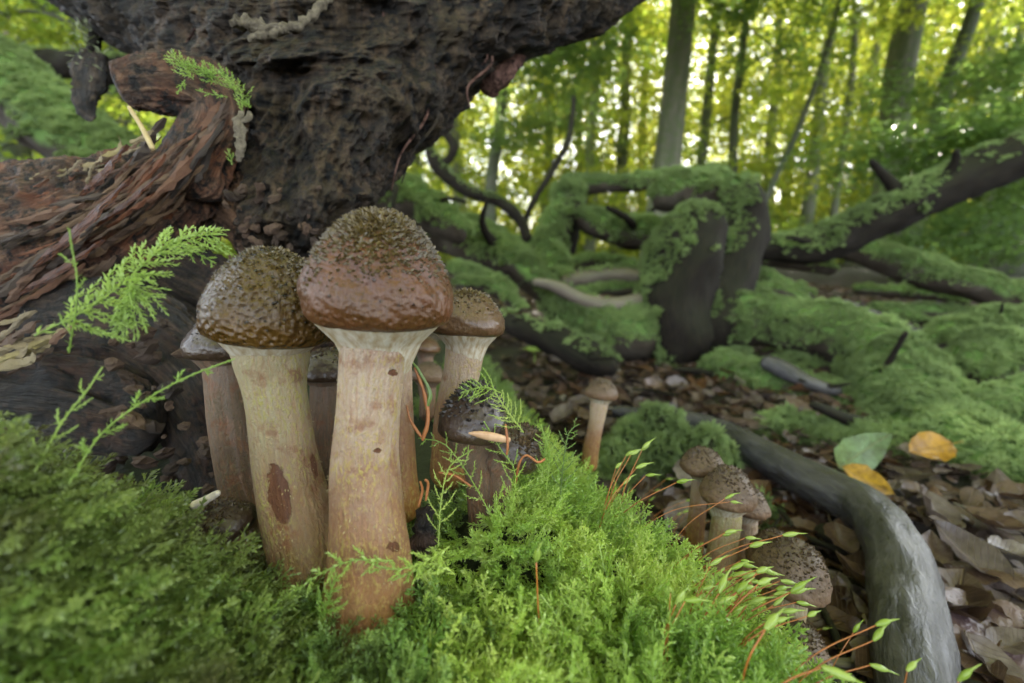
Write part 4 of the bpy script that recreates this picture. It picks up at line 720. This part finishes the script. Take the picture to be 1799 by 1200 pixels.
def sprig(label, path, nside, slen, ll, nl, seed, mat='sprig', group=None, droop=0., plane=None, name='moss_sprig', spread=1.0, taper=1.):
    pts = np.array([P(*q) for q in path]); V, fs = bushy(pts, nside, slen, ll, nl, seed, spread, plane if plane is not None else norm(-F + U * .4), droop, .19, .00025, taper)
    root = thing(name, label, 'moss', pts[0], group); part('leaflets', V, [fs[0]], M[mat], root, None, False); part('stem', V, [fs[1]], M[mat], root, None, True); return root
sprig('bushy bright feather moss frond arching over the red wood of the log', [(60, 590, .110), (150, 545, .115), (225, 490, .120), (280, 440, .125), (335, 415, .13), (398, 412, .134)], 46, .013, .0025, 30, 5, droop=.3, taper=.6)
sprig('drooping side frond hanging below the bushy bright frond', [(215, 500, .119), (235, 500, .118), (232, 540, .117), (205, 585, .117)], 24, .009, .0025, 20, 6, droop=.3)
sprig('short curled frond tip above the glossy cap', [(275, 440, .127), (320, 432, .13), (355, 450, .133), (378, 462, .134)], 10, .005, .0018, 16, 7)
sprig('single upright moss shoot in front of the red slab', [(120, 620, .112), (133, 540, .11), (134, 480, .11), (126, 440, .109), (121, 402, .108)], 3, .007, .0016, 16, 8)
sprig('pointed moss shoot reaching towards the glossy capped stem', [(120, 850, .100), (180, 760, .108), (260, 700, .115), (330, 662, .12), (408, 632, .126)], 6, .006, .0020, 30, 9)
sprig('thin forked moss shoot in front of the pale splinters', [(60, 830, .098), (110, 740, .105), (150, 690, .108), (180, 645, .11)], 6, .007, .0015, 18, 10)
for k, (pp, nm) in enumerate([([(400, 1130, .112), (455, 1085, .114), (518, 1036, .118)], 'long toothed moss shoot reaching to the base of the leaning stem'), ([(690, 985, .122), (620, 985, .121), (560, 1010, .12), (505, 1050, .118)], 'thin moss shoot lying across the foot of the tallest stem'), ([(790, 960, .128), (740, 990, .125), (690, 1000, .123), (640, 985, .122)], 'arching moss shoot bridging from the bank to the tallest stem'),
                              ([(560, 1100, .118), (575, 1060, .119), (590, 1010, .12)], 'upright moss shoot against the tallest stem base'), ([(800, 1010, .125), (770, 990, .127), (735, 1000, .127), (690, 1020, .125)], 'short moss shoot beside the arching one')]):
    sprig(nm, pp, 8, .006, .0021, 26, 20 + k, 'moss_bright')
for k, (pp, nm) in enumerate([([(860, 900, .15), (820, 830, .155), (780, 780, .157), (735, 770, .158)], 'moss frond rising over the blackish scaly button'), ([(900, 900, .15), (905, 830, .15), (880, 790, .151), (850, 740, .153)], 'moss frond clinging to the side of the tilted button'), ([(880, 690, .152), (850, 680, .151), (810, 690, .152)], 'moss draped on top of the blackish scaly button'),
                              ([(920, 760, .15), (890, 720, .151), (870, 690, .151)], 'moss strand between the two dark buttons'), ([(985, 870, .16), (990, 810, .16), (1000, 760, .16), (1018, 745, .16)], 'dark fern-like moss sprig beside the tilted button'), ([(960, 860, .157), (965, 800, .157), (950, 745, .157)], 'lacy moss sprig behind the tilted button'), ([(770, 960, .14), (775, 880, .143), (790, 820, .146), (830, 790, .148)], 'tall moss frond in front of the dark buttons')]):
    sprig(nm, pp, 13, .0085, .0018, 18, 40 + k, 'moss_bright' if k not in (4,) else 'moss_deep')
for k, (pp, nm) in enumerate([([(340, 140, .232), (320, 115, .231), (296, 92, .23)], 'spiky bright moss shoot on the tip of the hooked snag'), ([(380, 148, .235), (350, 118, .233), (318, 112, .231)], 'bright moss tuft along the top of the hooked snag'), ([(420, 165, .236), (385, 128, .234), (345, 125, .232)], 'bright moss tuft on the back of the hooked snag'), ([(425, 200, .236), (422, 160, .235), (395, 135, .234)], 'moss trailing down behind the hooked snag'), ([(325, 140, .229), (318, 152, .228), (312, 165, .228)], 'little moss shoot hanging down the snag face'), ([(400, 170, .23), (370, 165, .229), (345, 158, .228)], 'flat moss shoot lying along the snag face'), ([(440, 190, .236), (436, 184, .236), (428, 178, .236)], 'tiny moss shoot at the corner of the snag'), ([(408, 290, .236), (405, 275, .235), (400, 262, .235)], 'tiny moss shoot below the curled sliver')]):
    sprig(nm, pp, 12 if k < 4 else 4, .009 if k < 4 else .004, .0026 if k < 4 else .0018, 20 if k < 4 else 12, 60 + k, 'sprig', spread=.9)

def on_bank(px, py):
    r = F + np.array([1., 0, 0]) * (px - 899.5) / FPX + U * (600 - py) / FPX; d = np.linspace(.06, .6, 400); q = CP + d[:, None] * r; h = bank_z(q[:, 0], q[:, 1]); i = np.argmax(q[:, 2] < h); return (d[i] if i else .2)
for k in range(30):
    px_, py_ = random.uniform(150, 400), random.uniform(730, 850); put_splinter(px_, py_, on_bank(px_, py_) - .002, random.uniform(12, 45), random.uniform(-30, 60), random.choice(CHP), rl, random.gauss(0, .5), 1., 'wood_chip')
def frond_set(mat, seeds):
    out = []
    for sd in seeds:
        r = random.Random(sd); V, fs = bushy([(0, 0, -.003), (.001, 0, .007), (.004, r.uniform(-.003, .003), .016), (.010, r.uniform(-.005, .005), .025)], 20, r.uniform(.006, .010), .0022, 17, sd, 1.0, (1., 0, 0), .0, .2)
        out.append((mesh_of('leaflets', V, [fs[0]], M[mat], None, False), mesh_of('stem', V, [fs[1]], M[mat])))
    return out
FR = {m: frond_set(m, range(5)) for m in ('moss_bright', 'moss_deep', 'moss_olive')}
def big_frond(px, py, ang, mat, label, group, sc=1., lift=.5):
    d = on_bank(px, py); b = P(px, py, d); nv_ = bank_n(b[:1], b[1:2])[0]; a = math.radians(ang); dv = norm(np.array([math.cos(a), 0, 0]) + U * math.sin(a) + nv_ * lift - F * .25)
    o = thing('moss_frond', label, 'moss', b - nv_ * .003, group); o.rotation_euler = euler(np.array([dv]), np.array([-F + U * .6]))[0]; o.scale = (sc,) * 3
    for nm, me in zip(('leaflets', 'stem'), random.choice(FR[mat])): link(nm, me, o)
for k in range(46): u_ = random.random(); big_frond(10 + 430 * u_ + random.gauss(0, 20), np.interp(u_, [0, .5, .8, 1], [760, 860, 960, 1090]) + abs(random.gauss(0, 90)) + 20, random.gauss(-25, 25), 'moss_olive', 'arching feather moss frond drooping over the olive hump', 'arching fronds on the olive hump', random.uniform(.7, 1.15), .6)
for k in range(30): big_frond(random.uniform(440, 800), random.uniform(1090, 1195), random.choice((40, 140, 20, 160)) + random.gauss(0, 25), 'moss_deep', 'broad deep green moss frond at the foot of the tall mushrooms', 'broad fronds at the big stems', random.uniform(.7, 1.1), .7)
for k in range(34): px_ = random.uniform(770, 1250); big_frond(px_, random.uniform(np.interp(px_, [770, 1000, 1250], [900, 880, 1020]), 1180), random.choice((50, 120, 90)) + random.gauss(0, 30), 'moss_bright', 'bright feathery moss frond standing out of the yellow green bank', 'feathery fronds on the bright bank', random.uniform(.55, .9), .8)

# moss spore capsules on wiry stalks
M['seta'] = m_simple('seta', (.22, .07, .018), (.42, .15, .03), 90, .3, .1, .0003, .6)
def capsule(b, t, dr=None, curl=1., sz=1., dd=0.):
    d0 = on_bank(*b) if dr is None else dr; d1 = d0 + dd; A = P(b[0], b[1], d0) - np.array([0, 0, .004]); T = P(t[0], t[1], d1); L = np.linalg.norm(T - A)
    root = thing('moss_capsule', 'green pointed spore capsule nodding on a wiry orange stalk above the moss', 'moss capsule', A, 'spore capsules on wiry stalks'); side = norm(np.cross(T - A, F)) * (-1 if t[0] > b[0] else 1)
    mid = A + (T - A) * .5 - side * L * .07 * curl + np.array([0, 0, .05 * L]); V, fs, sw = sweep([A, mid, T], [.00026 * sz, .00022 * sz, .00018 * sz], 16, 6, r0=False, r1=False); part('stalk', V, fs, M['seta'], root, {'swp': sw})
    dv = norm(norm(T - mid) + np.array([.55 * curl + random.gauss(0, .3), random.gauss(0, .3), -.35 * curl + random.gauss(0, .35)])); c = .0052 * sz * random.uniform(.8, 1.15); q = [T - dv * .0002, T + dv * c * .4, T + dv * c * .75, T + dv * c]
    V, fs, sw = sweep(q, [.0004 * sz, .00095 * sz, .0008 * sz, .0003 * sz], 14, 10, r0=False, r1=False); co = part('capsule', V, fs, M['capsule'], root, {'swp': sw})
    e = q[-1]; dv2 = norm(dv + np.array([.2, 0, -.25 * curl])); V, fs, sw = sweep([e - dv * .0006, e + dv2 * c * .3, e + dv2 * c * .62], [.00042 * sz, .00024 * sz, .00006 * sz], 8, 6, r0=False, r1=False); part('beak', V, fs, M['capsule'], root, parent=co)
for b, t in [((1040, 960), (1118, 822)), ((1050, 950), (1100, 800)), ((1065, 940), (1135, 835)), ((1075, 945), (1128, 790)), ((1085, 940), (1170, 842)), ((1095, 935), (1150, 862)), ((1110, 950), (1205, 880)), ((1130, 960), (1190, 905)), ((1060, 930), (1095, 850)), ((1120, 940), (1140, 880)),
             ((1160, 1000), (1240, 868)), ((1165, 1000), (1255, 888)), ((1170, 1010), (1300, 925)), ((1175, 1030), (1310, 945)), ((1180, 1050), (1318, 960)), ((1190, 1060), (1300, 990)), ((1170, 1020), (1270, 940)), ((1200, 1075), (1345, 1005)), ((1220, 1090), (1340, 1030)), ((1230, 1110), (1372, 1020)), ((1235, 1120), (1360, 1045)), ((1240, 1130), (1390, 1040)), ((1250, 1120), (1400, 1058)),
             ((1260, 1140), (1330, 1005)), ((1270, 1150), (1315, 1060)), ((1215, 1100), (1305, 1015)), ((1225, 1140), (1295, 1040)), ((1205, 1120), (1285, 1000)), ((1245, 1160), (1420, 1082)), ((1290, 1160), (1350, 1090)), ((1300, 1150), (1410, 1065)), ((1310, 1165), (1345, 1060)), ((1260, 1175), (1375, 1075)), ((1200, 1150), (1262, 1060)), ((1185, 1130), (1235, 1035)), ((1330, 1165), (1445, 1105)), ((1150, 1190), (1188, 1060))]:
    capsule(b, t, None, random.uniform(.5, 1.2), random.uniform(.75, 1.1))
    if random.random() < .7: capsule((b[0] + random.gauss(0, 22), b[1] + random.uniform(-10, 25)), (t[0] + random.gauss(6, 26), t[1] + random.gauss(4, 20)), None, random.uniform(.3, 1.3), random.uniform(.7, 1.1))
for b, t, d, s in [((1330, 1230), (1540, 1098), .125, .9), ((1350, 1235), (1535, 1125), .125, .9), ((1360, 1240), (1530, 1168), .125, .9), ((1330, 1220), (1445, 1172), .105, 1.1), ((1300, 1200), (1345, 1105), .11, 1.2), ((1590, 1260), (1594, 1178), .12, .8), ((1680, 1270), (1684, 1195), .11, .8), ((1440, 1240), (1500, 1110), .13, .6)]: capsule(b, t, d, .7, s)
capsule((957, 1205), (942, 985), None, -.15, 1.15); capsule((1172, 1195), (1178, 1040), None, .1, .7)

# ------------------------------------------------------------------ leaf litter
def leaf_mesh(seed, mat, name='leaf'):
    rng = random.Random(seed); nu, nw = 9, 5; V = []; uv = []; cu, cv = rng.uniform(-.5, .9), rng.uniform(-.5, 1.1)
    for i in range(nu):
        u = i / (nu - 1); w = .30 * math.sin(math.pi * min(1, u ** .85)) ** .8 * (1 + .05 * (-1) ** i) + .004
        for j in range(nw):
            t = j / (nw - 1) * 2 - 1; V.append((u - .5, w * t, cu * (u - .4) ** 2 + cv * abs(t) * w * .8 + .03 * math.sin(u * 22) * abs(t) + rng.gauss(0, .014))); uv.append((u, t * w / .3, 0))
    f = gridq(nu, nw).tolist(); k = len(V); V += [(-.5, .006, 0), (-.5, -.006, 0), (-.78, -.004, rng.uniform(-.02, .06)), (-.78, .004, rng.uniform(-.02, .06))]; uv += [(0, 0, 0)] * 4; f.append([k, k + 1, k + 2, k + 3])
    return mesh_of(name, np.array(V), [np.array(f)], mat, {'uvw': np.array(uv)})
def m_dead(name, cols, trans=.25, rough=.28):
    n = NT(name); r = n.rnd(); c = n.ramp(r, [(i / max(1, len(cols) - 1), c) for i, c in enumerate(cols)]); a = n.attr('uvw'); u, w = n.sep(a, 0), n.sep(a, 1)
    wv = n.math('ABSOLUTE', n.math('SINE', n.math('MULTIPLY', n.math('SUBTRACT', u, n.math('MULTIPLY', n.math('ABSOLUTE', w), .25)), 38.))); ve = n.ramp(wv, [(0., 1), (.22, 0)]); ri = n.ramp(n.math('ABSOLUTE', w), [(.02, 1), (.07, 0)]); vv = n.math('MAXIMUM', ve, ri)
    f = n.noise(n.obj(), 5, 5, .7); c = n.mix(n.ramp(f, [(.42, 0), (.66, .8)]), c, n.mix(1., c, (.35, .28, .25), 'MULTIPLY')); c = n.mix(n.math('MULTIPLY', vv, .35), c, n.mix(.5, c, (.45, .34, .2)))
    return n.leafy(c, c, trans, rough, .5, n.bump(vv, .5, .02))
M['litter'] = m_dead('litter', [(.055, .032, .020), (.12, .075, .048), (.085, .065, .058), (.16, .13, .115), (.07, .04, .024), (.13, .065, .028), (.22, .19, .17)])
M['leaf_yellow'] = m_dead('leaf_yellow', [(.55, .34, .02), (.45, .22, .02)], .35); M['leaf_green'] = m_dead('leaf_green', [(.16, .26, .11), (.20, .30, .13)], .3); M['leaf_orange'] = m_dead('leaf_orange', [(.36, .13, .03), (.26, .08, .03)], .3)
LM = [leaf_mesh(k, M['litter'], 'fallen_leaf') for k in range(8)]; KIT['leaf'] = kit('litter_leaf', [leaf_mesh(30 + k, M['litter']) for k in range(8)])
n = 14000; x = RNG.uniform(-1.6, 2.6, n); y = RNG.uniform(.12, 4.5, n) ; z = floor_z(x, y) + RNG.uniform(.001, .016, n); k = (np.hypot(x, y) > .15) & ~((x > -.45) & (x < .09) & (y < .7))
scatter('leaf_litter', np.c_[x, y, z][k], rand_dirs(k.sum(), .28), horiz(k.sum()), RNG.uniform(.018, .055, k.sum()), KIT['leaf'], None, label='carpet of damp brown and greyish dead leaves on the forest floor', category='leaf litter')
n = 9000; x = RNG.uniform(.03, 1.6, n); y = RNG.uniform(.14, 1.6, n); z = floor_z(x, y) + RNG.uniform(.001, .014, n); k = x > np.interp(y, [.1, .24, .44, .7], [.12, .07, .02, -.03])
scatter('leaf_crumbs', np.c_[x, y, z][k], rand_dirs(k.sum(), .35), horiz(k.sum()), RNG.uniform(.008, .030, k.sum()), KIT['leaf'], None, label='crumbled bits of dead leaf scattered under the branches', category='leaf litter')
def put_leaf(me, loc, size, nrm, spin, label, group=None, name='fallen_leaf'):
    e = euler(np.array([nrm], float), np.array([[math.cos(spin), math.sin(spin), .01]]))[0]; o = link(name, me, None, tuple(loc), label=label, category='leaf'); o.rotation_euler = e; o.scale = (size,) * 3
    if group: o['group'] = group
    return o
def litter(n, x0, x1, y0, y1, label, group, smin=.025, smax=.058, lift=.02):
    for k in range(n):
        q = on_plane(random.uniform(x0, x1), random.uniform(y0, y1), .006 + random.random() * lift); put_leaf(random.choice(LM), q, random.uniform(smin, smax), (random.gauss(0, .3), random.gauss(-.12, .3), 1), random.uniform(0, 6.28), label, group)
litter(60, 1440, 1799, 900, 1200, 'curled brown dead leaf in the litter around the wet grey branch', 'dead leaves around the wet branch')
litter(45, 880, 1330, 640, 760, 'brown dead leaf in the litter before the broken stub', 'dead leaves before the broken stub')
litter(30, 1180, 1520, 820, 960, 'dead leaf in the litter near the fuzzy mushrooms', 'dead leaves near the fuzzy mushrooms')
YL = leaf_mesh(61, M['leaf_yellow']); GL = leaf_mesh(62, M['leaf_green']); OL = leaf_mesh(63, M['leaf_orange'])
fx = norm(-F + U * .9)
def face_leaf(me, px, py, d, Lpx, ang, label, tilt=(0, 0)):
    a = math.radians(ang); x = np.array([math.cos(a), 0, 0]) + U * math.sin(a); z = norm(-F + U * (.9 + tilt[1]) + np.array([tilt[0], 0, 0])); o = link('fallen_leaf', me, None, tuple(P(px, py, d)), label=label, category='leaf'); o.rotation_euler = euler(np.array([z]), np.array([x]))[0]; o.scale = (PX(Lpx, d),) * 3; return o
face_leaf(YL, 1632, 788, .485, 92, 195, 'yellow leaf with brown tip lying on the thick snaking mossy log')
face_leaf(YL, 1522, 845, .425, 80, -48, 'yellow leaf hanging by the wet grey branch')
face_leaf(GL, 1512, 795, .46, 100, 35, 'pale green leaf standing up behind the wet grey branch', (-.4, -.5))
face_leaf(GL, 1650, 668, .68, 62, 170, 'pale bluish green leaf in the hollow between mossy logs', (.2, 0))
face_leaf(OL, 1640, 648, .72, 70, 20, 'rusty brown leaf tucked behind the pale bluish green leaf')
face_leaf(OL, 1385, 895, .40, 60, -20, 'rusty brown leaf under the bend of the wet grey branch')
face_leaf(YL, 1248, 325, 1.0, 34, 10, 'tiny yellow leaf on the mossy top of the broken stub')
n = NT('leaf_violet'); f = n.noise(n.obj(), 4, 5); M['tan_dark'] = m_simple('tan_dark', (.11, .042, .018), (.20, .09, .04), 350, .55); M['leaf_violet'] = n.done(n.pbr(n.mix(f, (.075, .046, .044), (.15, .10, .10)), .32, n.bump(f, .4, .02), .5))
o = put_leaf(leaf_mesh(70, M['leaf_violet']), on_plane(1750, 1105, .022), .085, (.1, -.15, 1), -.5, 'large smooth violet brown dead leaf beside the wet grey branch')
# small things
for k in range(34):
    reg = random.choice([(1440, 1790, 900, 1190), (900, 1300, 640, 740), (1200, 1500, 830, 960)]); q = on_plane(random.uniform(*reg[:2]), random.uniform(*reg[2:]), .018); a = random.uniform(0, 6.28); L = random.uniform(.025, .08); v = np.array([math.cos(a), math.sin(a), random.gauss(0, .15)]) * L; w = np.cross(v, (0, 0, 1)) * random.gauss(0, .15)
    t_ = thing('litter_twig', 'short broken twig lying loose among the dead leaves', 'twig', q - v / 2, 'broken twigs in the litter'); r = random.uniform(.0012, .0032); V, fs, sw = sweep([q - v / 2, q + w, q + v / 2], [r, r, r * .7], 14, 7, 1., lambda s, t, R: R * .3 * fbm(s * 300, 2)); part('twig_wood', V, fs, M['pale_wood' if k % 2 else 'dark_bark'], t_, {'swp': sw})
sd_ = thing('seedling', 'tiny bright green seedling in the litter behind the moss bank', 'seedling', on_plane(938, 640, 0)); q0 = np.array(sd_.location)
for k in range(6):
    a = k * 1.05; V, Fc = [], []; d = norm(np.array([math.cos(a), math.sin(a), .35])); up = norm(np.cross(np.cross(d, (0, 0, 1.)), d)); blade(V, Fc, q0 + [0, 0, .03], d, up, .03, .011, .1); part('seed_leaf', np.array(V), [np.array(Fc)], M['sprig'], sd_, None, False)
V, fs, sw = sweep([q0, q0 + [.002, 0, .015], q0 + [0, 0, .031]], [.0015, .0012, .001], 8, 6); part('stalk', V, fs, M['sprig'], sd_, {'swp': sw})
bs = thing('bud_scale', 'pointed tan bud scale caught across the two dark buttons', 'bud', P(860, 768, .15)); M['tan'] = m_simple('tan', (.34, .19, .10), (.50, .33, .20), 300, .4)
strand(bs, 'husk', [(823, 761, .148, 1.5), (840, 763, .148, 6), (868, 768, .149, 8), (897, 774, .15, 5)], 'tan', 10, .1, 200, .6)
M['rootlet'] = m_simple('rootlet', (.18, .06, .02), (.34, .14, .05), 300, .4)
for k, (pp, lb) in enumerate([([(905, 850, .152), (912, 815, .151), (925, 800, .150), (945, 812, .150), (958, 806, .151)], 'reddish rootlet looping over the tilted button'), ([(888, 745, .15), (892, 780, .149), (890, 800, .149)], 'reddish rootlet hanging between the dark buttons'), ([(770, 830, .15), (800, 836, .149), (828, 855, .149)], 'reddish rootlet lying below the blackish button'), ([(735, 890, .14), (742, 862, .14), (738, 845, .139)], 'short curled rootlet beside the tallest stem'), ([(748, 880, .139), (752, 850, .139), (746, 842, .138)], 'pale hooked rootlet beside the tallest stem')]):
    t_ = thing('rootlet', lb, 'root', P(*pp[0])); strand(t_, 'fibre', [(*q, 2.2) for q in pp], 'rootlet', 6, .2, 400)
t_ = thing('dead_moss_stalk', 'withered brown and green moss stalk beside the tallest stem', 'stalk', P(742, 770, .15)); strand(t_, 'stalk', [(742, 775, .15, 3), (752, 735, .15, 4), (745, 690, .15, 3.5), (728, 645, .15, 2)], 'rootlet', 6, .4, 500); strand(t_, 'side_shoot', [(748, 720, .15, 3), (755, 690, .15, 4), (738, 655, .15, 2.5), (722, 632, .15, 1.5)], 'moss_deep', 6, .4, 500); strand(t_, 'side_shoot', [(742, 770, .15, 2.5), (722, 740, .15, 2.5), (714, 712, .15, 1.5)], 'rootlet', 6, .4, 500)
t_ = thing('white_stub', 'little white woody stub lying on the dim fuzzy cap', 'twig', P(360, 868, .138)); M['white'] = m_simple('white', (.42, .37, .30), (.62, .56, .48), 300, .5); strand(t_, 'stub', [(336, 890, .142, 8), (352, 883, .142, 8), (370, 874, .142, 7), (386, 864, .142, 6)], 'white', 9, .2, 500)
t_ = thing('orange_stalk', 'blurred orange dead stem in the draped olive moss', 'stem', P(95, 1210, .068)); strand(t_, 'stem', [(95, 1215, .082, 5), (70, 1150, .084, 4), (48, 1060, .086, 5), (36, 1020, .09, 2)], 'rootlet', 8, .3, 400)
t_ = thing('black_clod', 'wet black clod of rotted wood beside the tallest stem', 'clod', P(740, 930, .142)); strand(t_, 'clod', [(746, 985, .150, 16), (742, 940, .150, 20), (750, 905, .150, 16), (756, 885, .150, 8)], 'rot_dark', 26, 1.2, 260)
